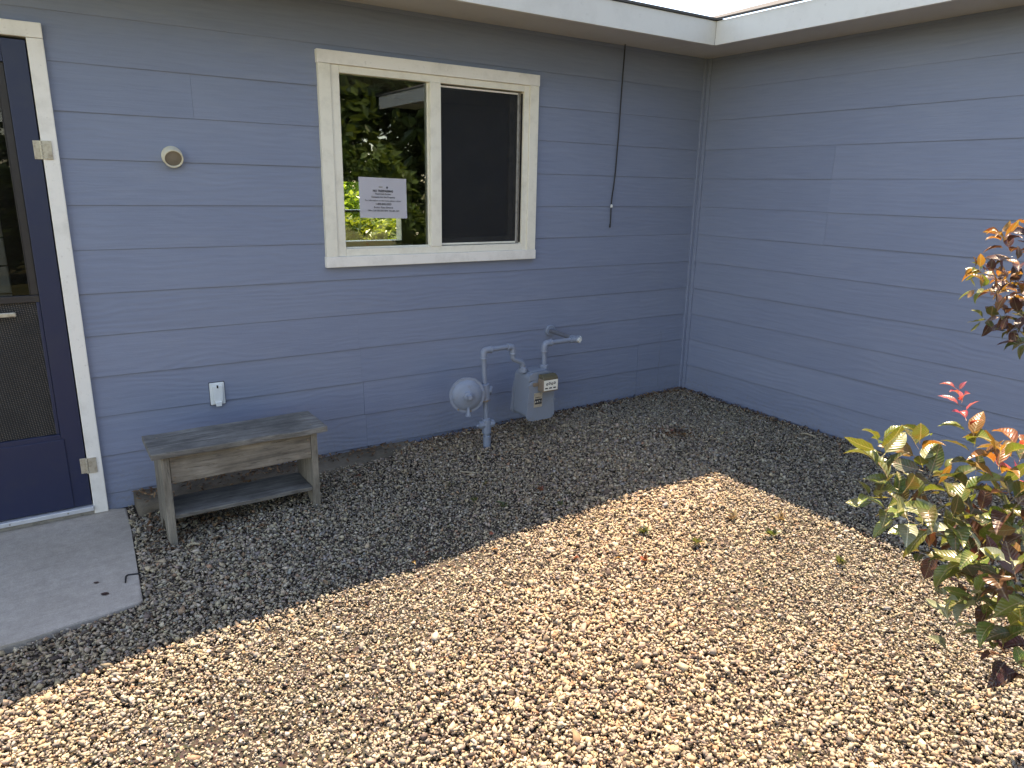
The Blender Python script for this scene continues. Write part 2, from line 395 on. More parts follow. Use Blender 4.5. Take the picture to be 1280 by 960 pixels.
# concrete slab at the door
def build_slab():
    bm = bmesh.new()
    poly = [(-3.884, -.012), (-3.895, -.30), (-3.912, -.62), (-3.928, -.955), (-3.945, -.972), (-4.3, -1.03), (-5.6, -1.03), (-5.6, .10), (-3.96, .10), (-3.95, -.012)]
    A = [bm.verts.new((x, y, -.086)) for x, y in poly]; bt = [bm.verts.new((x, y, -.26)) for x, y in poly]
    bm.faces.new(A)
    for k in range(len(poly)):
        k2 = (k + 1) % len(poly); bm.faces.new((A[k2], A[k], bt[k], bt[k2]))
    es = [e for e in bm.edges if all(abs(v.co.z + .086) < 1e-4 for v in e.verts)]
    bmesh.ops.bevel(bm, geom=es, offset=.012, segments=3, affect='EDGES', profile=.5)
    o = bm_obj('concrete_slab', bm, M_slab); tag(o, kind='structure')
build_slab()

# ------------------------------------------------------------------ house
house = thing('house', 'blue lap-sided house wrapping round the gravel bed with white framed window and navy door', 'house')
PITCH = .1965; Z0 = -.0055; TOPZ = 2.44
WX0, WX1, WZ0, WZ1 = -2.803, -1.452, 1.05, 2.13      # window casing outline
DX0, DX1, DZ1 = -5.02, -3.962, 2.10                   # door casing outline
def sheet_with_holes(name, holes, x0, x1, z0, z1, y0, y1, mat, parent):
    xs = sorted({x0, x1, *[h[0] for h in holes], *[h[1] for h in holes]}); zs = sorted({z0, z1, *[h[2] for h in holes], *[h[3] for h in holes]})
    bm = bmesh.new()
    for a, b in zip(xs, xs[1:]):
        for c, d in zip(zs, zs[1:]):
            if any(h[0] <= a and b <= h[1] and h[2] <= c and d <= h[3] for h in holes): continue
            add_box(bm, a, b, y0, y1, c, d)
    bmesh.ops.remove_doubles(bm, verts=bm.verts, dist=1e-5)
    seen = {}
    for f in list(bm.faces):
        k = tuple(round(q, 4) for q in f.calc_center_median())
        seen.setdefault(k, []).append(f)
    bmesh.ops.delete(bm, geom=[f for v in seen.values() if len(v) > 1 for f in v], context='FACES_ONLY')
    return bm_obj(name, bm, mat, parent)
HX0, HX1, HZ0, HZ1 = -2.745, -1.512, 1.10, 2.075       # rough openings
wall_b = sheet_with_holes('wall', [(HX0, HX1, HZ0, HZ1), (-4.96, -4.02, -.3, 2.04)], -8.5, .15, -.3, TOPZ, .022, .14, M_room, house)
wall_b['label'] = 'shaded blue lap siding wall with the window and the gas meter'
wall_r = box('wall', .022, .14, -4.2, .022, -.3, TOPZ, M_room, house)
wall_r['label'] = 'blue lap siding wall without openings behind the shrubs'

def board(rects, zb, wall, parent, ends=.0004):
    """one lap board (row bottom zb) made of side by side rectangles (u0, u1, z_lo, z_hi), notched round openings"""
    V = []; F = []; ph = random.random() * 6
    def yf(z): return .0052 * (z - zb) / PITCH
    for ri, (u0, u1, z_lo, z_hi) in enumerate(rects):
        if ri == 0: u0 += ends
        if ri == len(rects) - 1: u1 -= ends
        if abs(z_lo - zb) < 1e-4: prof = [(.0046, z_lo), (.0016, z_lo), (.0002, z_lo + .0022)]
        else: prof = [(yf(z_lo) + .008, z_lo), (yf(z_lo), z_lo)]
        prof += [(yf(z_hi), z_hi), (yf(z_hi) + .0045, z_hi)]
        n = len(prof); nseg = max(1, int((u1 - u0) / .6)); o = len(V)
        for k in range(nseg + 1):
            u = u0 + (u1 - u0) * k / nseg
            w = .0011 * math.sin(u * 1.7 + ph)               # boards are never dead straight
            for q, z in prof: V.append((u, q + w, z + w * .9) if wall == 'b' else (q + w, u, z + w * .9))
        for k in range(nseg):
            for j in range(n):
                p = o + k * n + j; q = o + k * n + (j + 1) % n
                F.append((p, q, q + n, p + n) if wall == 'b' else (p, p + n, q + n, q))
        F.append(tuple(o + j for j in (range(n) if wall == 'r' else reversed(range(n)))))
        e = [o + nseg * n + j for j in range(n)]; F.append(tuple(reversed(e)) if wall == 'r' else tuple(e))
    return mesh_obj('siding_board', V, F, M_siding, parent)
seams = {-1: [-2.604], 0: [-2.606, -.482], 1: [-2.615, -.486], 2: [-2.625, -.492], 3: [-2.634, -.50], 6: [-6.1], 9: [-3.4], 10: [-1.2]}
for k in range(-1, 13):
    zb = Z0 + k * PITCH; zt = min(zb + PITCH + .007, TOPZ)
    if zb >= TOPZ: continue
    x_start, x_end = DX1 - .012, -.036; wl_, wr_ = WX0 + .02, WX1 - .02
    runs = []                                              # each run: rectangles that touch
    if zt <= DZ1: runs.append([(-8.4, DX0 + .02, zb, zt)]); first = x_start
    else: first = -8.4
    door_part = [(-8.4, DX0 + .02, zb, zt), (DX0 + .02, x_start, max(zb, DZ1 - .02), zt)] if zt > DZ1 else []
    if zt <= WZ0 or zb >= WZ1: mid = [(x_start, x_end, zb, zt)]
    elif zb < WZ0: mid = [(x_start, wl_, zb, zt), (wl_, wr_, zb, WZ0 + .02), (wr_, x_end, zb, zt)]
    elif zt > WZ1: mid = [(x_start, wl_, zb, zt), (wl_, wr_, WZ1 - .02, zt), (wr_, x_end, zb, zt)]
    else: mid = None
    if mid is None:
        runs += [door_part + [(x_start, wl_, zb, zt)], [(wr_, x_end, zb, zt)]]
    else: runs.append(door_part + mid)
    for run in runs:
        if len(run) == 1:
            u0, u1, lo, hi = run[0]; cuts = [u0] + [s_ for s_ in seams.get(k, []) if u0 + .05 < s_ < u1 - .05] + [u1]
            for c0, c1 in zip(cuts, cuts[1:]): board([(c0, c1, lo, hi)], zb, 'b', wall_b)
        else: board(run, zb, 'b', wall_b)
rseams = {6: [-1.066], 7: [-1.064], 8: [-1.062], 3: [-3.2], 1: [-3.4]}
for k in range(-1, 13):
    zb = Z0 + k * PITCH; zt = min(zb + PITCH + .007, TOPZ)
    if zb >= TOPZ: continue
    cuts = [-4.2] + rseams.get(k, []) + [-.036]
    for c0, c1 in zip(cuts, cuts[1:]): board([(c0, c1, zb, zt)], zb, 'r', wall_r)
# inside corner trim: two thin battens
bm = bmesh.new(); add_box(bm, -.036, -.012, -.012, .02, -.06, TOPZ, .002); corner_a = bm_obj('corner_trim', bm, M_siding, house)
bm = bmesh.new(); add_box(bm, -.0115, .02, -.036, .02, -.06, TOPZ, .002); corner_b = bm_obj('corner_trim', bm, M_siding, house)
# outer end of the wing
box('corner_board', -.02, .16, -4.235, -4.2, -.2, TOPZ, M_trim, house, .003)
box('wall', .14, 4.0, -4.2, -4.08, -.3, TOPZ, M_siding, house)
# caulk dribble on the wall near the corner
bm = bmesh.new(); add_tube(bm, [(-.268 + .004 * math.sin(i * 2.1), -.0015, .05 + i * .03) for i in range(15)], [.0012 + .0008 * abs(math.sin(i * 1.7)) for i in range(15)], 6)
bm_obj('caulk_dribble', bm, paint('old_caulk', (.22, .25, .32), .6), house)

# concrete footing ledge poking out under the siding
def build_footing():
    nx, ny = 60, 7
    V = []; F = []
    def prof(x):
        t = (x + 3.845) / 1.5                          # 0 at the left end, 1 at the right end
        d = .17 + .05 * math.sin(x * 4.2) * .35 - max(0, t - .72) * .35
        h = -.014 - .012 * t + .006 * math.sin(x * 7.0)
        return d, h
    for i in range(nx + 1):
        x = -3.845 + 1.5 * i / nx; d, h = prof(x)
        end = max(0, 1 - i / 2.0) * .02
        sec = [(.02, h + .004), (-d * .35, h + .002), (-d * .75, h - .004), (-d * .97, h - .014 - end), (-d * 1.02, h - .045), (-d * 1.05, h - .10), (-d * 1.06, -.25)]
        for j, (y, z) in enumerate(sec):
            n = (random.random() - .5)
            V.append((x + n * .006, y + (random.random() - .5) * .008, z + n * .006))
    m_ = 7
    for i in range(nx):
        for j in range(m_ - 1):
            a = i * m_ + j; F.append((a, a + m_, a + m_ + 1, a + 1))
    V.append((-3.85, .02, -.25)); F.append(tuple(list(range(m_)) + [len(V) - 1]))
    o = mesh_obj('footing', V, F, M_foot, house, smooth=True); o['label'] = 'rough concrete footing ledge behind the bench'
build_footing()

# --- window
win = bpy.data.objects.new('window', None); link_obj(win, house); win['label'] = 'cream framed slider window, fixed pane beside a screened half'
TY0, TY1 = -.024, .012
prism('casing', [(WX0, WZ0 + .057), (WX0 + .063, WZ0 + .057), (WX0 + .063, WZ1 - .063), (WX0, WZ1 - .063)], 'y', TY0, TY1, M_vinyl, win, .0015)
prism('casing', [(WX1 - .063, WZ0 + .057), (WX1, WZ0 + .057), (WX1, WZ1 - .063), (WX1 - .063, WZ1 - .063)], 'y', TY0, TY1, M_vinyl, win, .0015)
box('casing', WX0 - .004, WX1 + .003, TY0 - .004, TY1, WZ0, WZ0 + .0565, M_trim, win, .002)
box('casing', WX0 - .004, WX1 + .003, TY0 - .003, TY1, WZ1 - .0625, WZ1, M_trim, win, .002)
FX0, FX1, FZ0, FZ1 = WX0 + .0635, WX1 - .0635, WZ0 + .057, WZ1 - .063
GZ0, GZ1 = 1.154, FZ1 - .045
FY0, FY1 = -.016, .06
for a, b, c, d in ((FX0, -2.692, FZ0, FZ1), (-1.552, FX1, FZ0, FZ1)): box('frame', a, b, FY0, FY1, c, d, M_vinyl, win, .002)
box('frame', -2.6915, -1.5525, FY0, FY1, FZ0, GZ0 - .008, M_vinyl, win, .002)
box('frame', -2.6915, -1.5525, FY0, FY1, GZ1 + .008, FZ1, M_vinyl, win, .002)
box('mullion', -2.178, -2.112, FY0 - .004, FY1, GZ0 - .0075, GZ1 + .0075, M_vinyl, win, .002)
# glazing bead of the fixed pane
for a, b, c, d in ((-2.6915, -2.685, GZ0 - .0075, GZ1 + .0075), (-2.185, -2.1785, GZ0 - .0075, GZ1 + .0075)): box('glazing_bead', a, b, .004, .03, c, d, M_vinyl, win, .001)
box('glazing_bead', -2.685, -2.185, .004, .03, GZ0 - .0075, GZ0, M_vinyl, win, .001)
box('pane', -2.689, -2.181, .014, .018, GZ0 - .004, GZ1 + .006, M_glass, win)['label'] = 'fixed pane with a paper notice on it'
# screened half: track, screen frame, mesh and the sash behind it
box('track', -1.5725, -1.5530, .022, .075, GZ0 - .0075, GZ1 + .0075, M_track, win, .001)
box('track', -2.1115, -1.573, .024, .085, GZ0 - .0075, GZ0 + .006, M_track, win, .001)
box('track', -1.5528, -1.5522, .0, .02, GZ0, GZ1, M_black, win)
box('latch', -1.580, -1.5727, .018, .030, 1.245, 1.275, M_black, win, .001)
for a, b, c, d in ((-2.1115, -2.103, GZ0 + .004, GZ1), (-1.585, -1.574, GZ0 + .004, GZ1), (-2.103, -1.585, GZ0 - .004, GZ0 + .007), (-2.103, -1.585, GZ1 - .009, GZ1)):
    box('screen_frame', a, b, .004, .013, c, d, M_vinyl if d - c < .02 else M_track, win, .001)
box('insect_screen', -2.103, -1.585, .0085, .0095, GZ0 + .007, GZ1 - .009, M_screen, win)['label'] = 'dark insect screen'
box('pane', -2.105, -1.575, .062, .066, GZ0 + .004, GZ1, M_glass, win)
for a, b, c, d in ((-2.110, -2.075, GZ0 + .006, GZ1), (-1.605, -1.573, GZ0 + .006, GZ1), (-2.075, -1.605, GZ0 + .006, GZ0 + .035)):
    box('sash', a, b, .055, .08, c, d, M_track, win, .001)

# room behind the window
RZ0, RZ1, RY1 = .02, 2.40, 4.0
fwx0, fwx1, fwz0, fwz1 = -2.3, -.47, .82, 1.56
box('room_floor', -3.9, 2.6, .141, RY1, RZ0 - .05, RZ0, M_roomfloor, house)
box('room_ceiling', -3.9, 2.6, .141, RY1, RZ1, RZ1 + .03, M_room, house)
box('room_wall', -3.95, -3.9, .141, RY1, RZ0, RZ1, M_room, house)
box('room_wall', 2.6, 2.65, .141, RY1, RZ0, RZ1, M_room, house)
box('room_wall', .151, 2.6, .10, .1405, RZ0, RZ1, M_room, house)
sheet_with_holes('room_wall', [(fwx0, fwx1, fwz0, fwz1)], -3.95, 2.65, -.3, TOPZ, RY1, RY1 + .14, M_room, house)
fw = bpy.data.objects.new('window', None); link_obj(fw, house); fw['label'] = 'far window of the room, greenery outside it'
for a, b, c, d in ((fwx0, fwx0 + .05, fwz0, fwz1), (fwx1 - .05, fwx1, fwz0, fwz1), (fwx0 + .05, fwx1 - .05, fwz0, fwz0 + .05), (fwx0 + .05, fwx1 - .05, fwz1 - .05, fwz1), (fwx0 + .05, fwx1 - .05, 1.185, 1.21)):
    box('frame', a, b, RY1 - .02, RY1 + .12, c, d, M_vinyl, fw, .002)
box('casing', fwx1, fwx1 + .09, RY1 - .025, RY1 - .001, fwz0 - .09, fwz1 + .09, M_trim, fw, .002)
box('casing', fwx0, fwx1, RY1 - .025, RY1 - .001, fwz0 - .09, fwz0, M_trim, fw, .002)

# --- door: jamb, casing, storm door, inner door
door = bpy.data.objects.new('screen_door', None); link_obj(door, house); door['label'] = 'navy storm door with woven pet screen'
dc = bpy.data.objects.new('door_frame', None); link_obj(dc, house); dc['label'] = 'white door casing with chipped paint'
prism('casing', [(-4.022, -.084), (-3.962, -.084), (-3.962, 2.04), (-4.022, 2.04)], 'y', -.020, .05, M_trim, dc, .003)
prism('casing', [(-5.02, -.084), (-4.96, -.084), (-4.96, 2.04), (-5.02, 2.04)], 'y', -.020, .05, M_trim, dc, .003)
box('casing', -5.02, -3.962, -.022, .05, 2.041, 2.10, M_trim, dc, .003)
SX0, SX1 = -4.955, -4.027; DY0, DY1 = -.010, .022
# threshold: pale strip over a darker riser
box('threshold', SX0, -4.0225, -.034, .05, -.062, -.040, M_alu, dc, .003)
box('threshold', SX0, -4.0225, -.012, .05, -.0855, -.0625, M_track, dc, .001)
for x in (-4.13, -4.36, -4.62, -4.86):
    bm = bmesh.new(); add_cyl(bm, (x, -.0335, -.051), (x, -.036, -.051), .004, seg=10); bm_obj('screw', bm, M_track, dc)
ST0 = -4.112                                           # inner edge of the hinge stile
box('stile', ST0, SX1, DY0, DY1, -.036, 2.03, M_door, door, .002)
box('stile', SX0, SX0 + .085, DY0, DY1, -.036, 2.03, M_door, door, .002)
box('rail', SX0 + .0853, ST0 - .0003, DY0, DY1, 1.94, 2.03, M_door, door, .002)
box('rail', SX0 + .0853, ST0 - .0003, DY0 + .004, DY1, .955, .985, M_jamb, door, .002)
box('rail', SX0 + .0853, ST0 - .0003, DY0 + .001, DY1, .285, .335, M_door, door, .002)
box('kick_panel', SX0 + .0853, ST0 + .012, DY0 - .005, DY1 - .004, -.034, .312, M_door, door, .003)
box('moulding', ST0 - .016, ST0 - .0004, DY0 + .006, DY1, .3355, .9545, M_door, door, .003)
box('pet_screen', SX0 + .0853, ST0 - .0163, .006, .010, .3355, .9545, M_weave, door)['label'] = 'dark woven pet screen'
box('push_bar', SX0 + .02, -4.207, -.026, -.012, .898, .918, M_hinge, door, .004)
# upper insert: dark inner frame and glass
box('insert_frame', ST0 - .030, ST0 - .0006, .004, .03, .9855, 1.9395, M_jamb, door, .002)
box('insert_frame', SX0 + .0856, SX0 + .115, .004, .03, .9855, 1.9395, M_jamb, door, .002)
box('insert_frame', ST0 - .034, ST0 - .0305, .002, .012, .99, 1.93, M_jamb, door, .001)
box('glass', SX0 + .1153, ST0 - .0345, .014, .018, .9855, 1.9395, M_doorglass, door)
def hinge(z):
    bm = bmesh.new()
    add_box(bm, -4.052, -4.0265, -.014, -.0105, z - .038, z + .038, .001)
    add_box(bm, -4.0185, -3.985, -.0255, -.0205, z - .038, z + .038, .001)
    for i in range(5): add_cyl(bm, (-4.0235, -.020, z - .038 + i * .0155), (-4.0235, -.020, z - .038 + i * .0155 + .0135), .0055, seg=10)
    for dx, dz in ((-4.040, .02), (-4.040, -.02)): add_cyl(bm, (dx, -.0142, z + dz), (dx, -.0165, z + dz), .0035, seg=8)
    for dx, dz in ((-3.998, .022), (-3.998, -.022)): add_cyl(bm, (dx, -.0254, z + dz), (dx, -.0275, z + dz), .0035, seg=8)
    bm_obj('hinge', bm, M_hinge, door)
hinge(.165); hinge(1.60)
# inner house door set back in the opening
idoor = bpy.data.objects.new('inner_door', None); link_obj(idoor, house); idoor['label'] = 'pale boarded inner door behind the storm door glass'
box('jamb', -4.212, -4.0195, .120, .20, -.03, 2.04, M_jamb, idoor, .002)
for i in range(16): box('board', -4.95, -4.2125, .15, .19, -.02 + i * .125, .10 + i * .125, M_inner, idoor, .004)
box('backing', -4.96, -4.0, .205, .22, -.3, 2.2, M_jamb, idoor)

# --- roof edge over both walls
roof = bpy.data.objects.new('roof', None); link_obj(roof, house); roof['label'] = 'overhanging eaves with fascia over both walls'
EO, EZ = -.45, 2.37
box('soffit', -8.5, -.452, EO + .0005, .0, EZ, EZ + .012, M_soffit, roof)
box('soffit', -.4515, .0, -4.6, .0, EZ - .001, EZ + .013, M_soffit, roof)
box('fascia', -8.5, EO - .02, EO - .022, EO, EZ - .03, EZ + .105, M_fascia, roof, .002)
box('fascia', EO - .021, EO - .0005, -4.6, EO - .0225, EZ - .03, EZ + .105, M_fascia, roof, .002)
# roof slabs rise away from the eaves
def slab(vs_, t, name):
    V = [Vector(v) for v in vs_] + [Vector(v) + Vector((0, 0, t)) for v in vs_]
    mesh_obj(name, V, [(3, 2, 1, 0), (4, 5, 6, 7), (0, 1, 5, 4), (1, 2, 6, 5), (2, 3, 7, 6), (3, 0, 4, 7)], M_roof, roof)
e = .03
slab([(-8.6, EO - .03, EZ + .107), (5.0, EO - .03, EZ + .107), (5.0, 2.2, EZ + .9), (-8.6, 2.2, EZ + .9)], .014, 'shingle_slope')
slab([(-8.6, 2.2, EZ + .9), (5.0, 2.2, EZ + .9), (5.0, 4.8, EZ + .1), (-8.6, 4.8, EZ + .1)], .014, 'shingle_slope')
slab([(EO - .03, -4.7, EZ + .1075), (2.2, -4.7, EZ + .9), (2.2, .3, EZ + .9), (EO - .03, .3, EZ + .1075)], .014, 'shingle_slope')
slab([(2.2, -4.7, EZ + .9), (5.0, -4.7, EZ + .1), (5.0, .3, EZ + .1), (2.2, .3, EZ + .9)], .014, 'shingle_slope')

# ------------------------------------------------------------------ paper notice
notice = thing('notice', 'white paper no trespassing notice taped to the window pane', 'notice', (-2.456, .0118, 1.306))
bm = bmesh.new(); nx = 8
rows_ = []
for j in range(5):
    rows_.append([])
    for i in range(nx + 1):
        u = i / nx; v = j / 4
        px_ = -.1395 + .279 * u; pz = .214 * v
        curl = .0016 * math.sin(u * 5 + v * 3) + (.003 if (i == nx and j == 0) else 0)
        rows_[-1].append(bm.verts.new((px_ + pz * -.012, -.0012 - abs(curl), pz - px_ * .022)))
for j in range(4):
    for i in range(nx): bm.faces.new((rows_[j][i], rows_[j][i + 1], rows_[j + 1][i + 1], rows_[j + 1][i]))
r_ = bmesh.ops.solidify(bm, geom=list(bm.faces), thickness=.0004)
bm_obj('paper', bm, M_paper, notice, smooth=True)
def text_mesh(name, s, size, loc, rot, mat, parent, bold=0, align='CENTER'):
    cu = bpy.data.curves.new(name, 'FONT'); cu.body = s; cu.size = size; cu.align_x = align; cu.offset = bold; cu.resolution_u = 2
    to = bpy.data.objects.new(name, cu); col.objects.link(to)
    bpy.context.view_layer.update()
    me = bpy.data.meshes.new_from_object(to.evaluated_get(bpy.context.evaluated_depsgraph_get()))
    bpy.data.objects.remove(to); bpy.data.curves.remove(cu)
    me.materials.clear(); me.materials.append(mat.m)
    o = bpy.data.objects.new(name, me); link_obj(o, parent); o.location = loc; o.rotation_euler = rot; return o
rt = (rad(90), rad(1.3), 0)
for s, size, z, bold in (('NO TRESPASSING', .0150, .1395, .0006), ('Restricted Access', .0125, .125, .0002), ('Contents Are the Property', .0125, .108, .0003), ('For information on this home please contact', .0118, .0895, .0001),
                         ('1-800-842-2323', .0145, .0705, .0004), ('Broker: Ryan Edwards', .0125, .053, .0002), ('Office Cell: 303-304-1878  720-380-1869', .0112, .036, .0002)):
    text_mesh('print', s, size, (-.002 - z * .012, -.0046, z), rt, M_ink, notice, bold)
# small emblem above the title: pale bar and a dark round mark
box('emblem', -.028, -.006, -.0046, -.0042, .164, .1675, M_twig, notice)
bm = bmesh.new(); add_lathe(bm, [(0, 0), (.0065, 0), (.0065, .0004), (0, .0004)], Matrix.Translation((.021, -.0046, .163)) @ Matrix.Rotation(rad(-90), 4, 'X'), 6)
bm_obj('emblem', bm, Mat('emblem_grey', (.12, .12, .14), .6), notice)

# ------------------------------------------------------------------ wall lamp, outlet, cable
lamp = thing('wall_lamp', 'round cream wall lamp with dull lens between door and window', 'lamp', (-3.512, 0, 1.594))
lamp.scale = (.67, .67, .67)
bm = bmesh.new(); add_lathe(bm, [(0, 0), (.068, 0), (.068, .010), (.062, .016), (0, .016)], Matrix.Rotation(rad(90), 4, 'X'), 32); bm_obj('base', bm, M_cream, lamp, True)
T = Matrix.Translation((0, -.012, 0)) @ Matrix.Rotation(rad(90 + 24), 4, 'X')
bm = bmesh.new(); add_lathe(bm, [(.060, -.028), (.063, .0), (.064, .045), (.062, .050), (.056, .050), (.054, .044), (.054, .02)], T, 36); bm_obj('housing', bm, M_cream, lamp, True)
bm = bmesh.new(); add_lathe(bm, [(0, .043), (.03, .042), (.0545, .038)], T, 32); bm_obj('lens', bm, paint('dull_lens', (.17, .145, .115), .3), lamp, True)
for dx in (-.03, .0, .05):
    bm = bmesh.new(); add_cyl(bm, (dx, -.012, -.0655), (dx, -.022, -.0655), .004, seg=8); bm_obj('screw', bm, M_track, lamp)

outlet = thing('outlet', 'white weatherproof outlet cover on the wall above the bench', 'outlet', (-3.4095, 0, .433))
box('plate', -.036, .036, -.008, .009, -.058, .058, M_outlet, outlet, .004)
prism('cover', [(-.022, -.03), (-.017, -.052), (.017, -.052), (.022, -.03), (.020, .0), (.024, .035), (.021, .045), (-.021, .045), (-.024, .035), (-.020, .0)], 'y', -.019, -.0082, M_outlet, outlet, .003)
prism('cover_tab', [(-.016, -.040), (.016, -.040), (.013, -.064), (-.013, -.064)], 'y', -.024, -.0195, M_outlet, outlet, .002)
box('slot', -.004, .004, -.0205, -.0192, .031, .047, M_black, outlet)
box('gasket', -.038, .038, -.0002, .0088, -.060, .061, M_black, outlet)

bm = bmesh.new()
pts = [(-.800, -.03, 2.375), (-.803, -.022, 2.1), (-.800, -.014, 1.85), (-.803, -.010, 1.70), (-.806, -.009, 1.60), (-.815, -.009, 1.50), (-.825, -.009, 1.43), (-.829, -.009, 1.38), (-.828, -.010, 1.31), (-.829, -.012, 1.275), (-.833, -.014, 1.245)]
cable = thing('cable', 'thin black cable dangling down the wall right of the window', 'cable', (-.80, 0, 1.245))
add_tube(bm, round_path(pts, .06, 4), .0042, 8); c_ = bm_obj('wire', bm, M_rubber, cable, True); 
bm = bmesh.new(); add_cyl(bm, (-.829, -.0145, 1.385), (-.829, -.0145, 1.365), .0075, seg=10, bevel=.002); bm_obj('clip', bm, M_outlet, cable, True)
bm = bmesh.new(); add_cyl(bm, (-.832, -.0135, 1.256), (-.8345, -.0145, 1.234), .0055, seg=10, bevel=.001); bm_obj('end_cap', bm, M_black, cable, True)
adopt(cable)

# ------------------------------------------------------------------ gas meter
gas = thing('gas_meter', 'grey blue gas meter with round regulator and bent pipes against the siding', 'gas meter', (-1.975, -.31, -.03))
GY = -.31; RX = -1.98; PR = .0145
def tube_part(name, pts, r, mat=M_gas, bend=.0, seg=14, parent=gas):
    bm = bmesh.new(); add_tube(bm, round_path(pts, bend) if bend else pts, r, seg); return bm_obj(name, bm, mat, parent, True)
def coll(name, p0, p1, r, mat=M_gas, parent=gas, bev=.002, seg=18):
    bm = bmesh.new(); add_cyl(bm, p0, p1, r, seg=seg, bevel=bev); return bm_obj(name, bm, mat, parent, True)
RXt = -1.998
tube_part('riser_pipe', [(-1.970, GY, -.10), (-1.972, GY, .085)], .0185)
coll('riser_sleeve', (-1.968, GY, -.08), (-1.971, GY, .045), .0235)
# shut-off valve: body, cross plug, flats
valve = coll('shutoff_valve', (-1.973, GY, .060), (-1.975, GY, .146), .0275)
coll('valve_plug', (-2.022, GY + .006, .115), (-1.928, GY - .006, .117), .0235, parent=valve, seg=8)
coll('valve_core', (-2.040, GY + .006, .112), (-1.918, GY - .005, .116), .0105, parent=valve)
coll('valve_nut', (-1.974, GY, .138), (-1.976, GY, .152), .026, parent=valve, seg=6)
tube_part('riser_pipe', [(-1.975, GY, .145), (-1.986, GY, .285)], PR)
# regulator
reg = coll('regulator', (-1.9865, GY, .268), (-1.990, GY, .365), .029)
coll('hex_nut', (-1.986, GY, .262), (-1.9868, GY, .276), .032, M_rustbr, reg, .002, 6)
coll('hex_nut', (-1.9895, GY, .357), (-1.990, GY, .368), .031, M_gas, reg, .002, 6)
coll('boss', (-2.05, GY - .012, .318), (-1.952, GY + .004, .322), .024, M_gas, reg)
coll('plug', (-1.957, GY + .003, .333), (-1.938, GY + .006, .336), .014, M_gas, reg, .002, 6)
ax = Vector((-.30, -1, .04)).normalized(); cc = Vector((-2.112, GY - .005, .318))
Mreg = Matrix.Translation(cc) @ ax.to_track_quat('Z', 'Y').to_matrix().to_4x4()
bm = bmesh.new(); add_lathe(bm, [(0, -.055), (.035, -.055), (.060, -.035), (.092, -.006), (.105, -.005), (.105, .007), (.090, .008), (.084, .017), (.055, .028), (.030, .032), (.027, .034), (.026, .046), (.018, .050), (0, .050)], Mreg, 40)
bm_obj('diaphragm_case', bm, M_gas, reg, True)
bm = bmesh.new(); add_lathe(bm, [(0, .049), (.015, .049), (.015, .066), (.012, .070), (0, .070)], Mreg @ Matrix.Translation((.004, 0, 0)), 16); bm_obj('spring_cap', bm, M_gas, reg, True)
for k in range(8):
    a = 2 * math.pi * k / 8 + .2; bm = bmesh.new()
    p = Mreg @ Vector((.098 * math.cos(a), .098 * math.sin(a), .006)); add_cyl(bm, p, p + ax * .007, .006, seg=6); bm_obj('bolt', bm, M_rustbr if k in (5, 6) else M_gas, reg)
bm = bmesh.new(); pv = cc + ax * .02 + Vector((.006, 0, -.07))
add_lathe(bm, [(0, 0), (.010, 0), (.010, -.032), (.019, -.048), (.019, -.052), (0, -.050)], Matrix.Translation(pv), 16); bm_obj('vent_cap', bm, M_gas, reg, True)
# upper riser, top run, swivel down to the meter
TZ = .570
tube_part('riser_pipe', [(-1.990, GY, .36), (RXt + .001, GY, .545)], PR)
tube_part('elbow', [(RXt, GY, .520), (RXt, GY, TZ), (RXt + .052, GY, TZ)], .0195, bend=.035)
coll('elbow_bead', (RXt, GY, .516), (RXt, GY, .527), .0225); coll('elbow_bead', (RXt + .044, GY, TZ), (RXt + .055, GY, TZ), .0225)
tube_part('cross_pipe', [(RXt + .04, GY, TZ), (-1.812, GY, TZ + .003)], PR)
tube_part('elbow', [(-1.832, GY, TZ + .002), (-1.795, GY, TZ), (-1.795, GY, TZ - .042)], .0195, bend=.03)
coll('elbow_bead', (-1.836, GY, TZ + .002), (-1.826, GY, TZ + .002), .0225); coll('elbow_bead', (-1.795, GY, TZ - .036), (-1.795, GY, TZ - .047), .0225)
tube_part('swivel_pipe', [(-1.795, GY, TZ - .04), (-1.795, GY, .497), (-1.722, GY, .465), (-1.718, GY, .418)], .0165, bend=.03)
coll('swivel_nut', (-1.718, GY, .405), (-1.718, GY, .436), .027, seg=8)
# meter body
MX0, MX1, MYb, MYf, MZ0, MZ1 = -1.735, -1.530, -.225, -.385, .110, .405
def body_outline(w0, w1, z0, z1, r):
    cx = (MX0 + MX1) / 2; out = []
    cs = [(w1, z1, 0), (-w1, z1, 90), (-w0, z0, 180), (w0, z0, 270)]
    for w, z, a0 in cs:
        for k in range(6):
            a = rad(a0 + 90 * k / 5); sx = 1 if w > 0 else -1; sz = 1 if z == z1 else -1
            out.append((cx + w - sx * r + r * math.cos(a), z - sz * r + r * math.sin(a)))
    return out
body = prism('meter_body', body_outline(.094, .088, MZ0 + .012, MZ1, .03), 'y', MYf + .012, MYb, M_gasbody, gas, .004)
prism('front_plate', body_outline(.104, .088, MZ0, .362, .035), 'y', MYf - .004, MYf + .0118, M_gasbody, body, .003)
prism('rear_plate', body_outline(.108, .090, MZ0 + .01, .35, .035), 'y', MYb - .0002 + .0005, MYb + .016, M_gasbody, body, .003)
bm = bmesh.new(); add_box(bm, -1.690, -1.585, MYf + .03, MYb - .02, MZ1 - .002, MZ1 + .010, .004); bm_obj('top_cap', bm, M_gasbody, body)
prism('head_casting', [(-1.722, .362), (-1.545, .362), (-1.55, .398), (-1.58, .412), (-1.69, .412), (-1.718, .398)], 'y', MYf + .002, MYf + .0119, M_gasbody, body, .002)
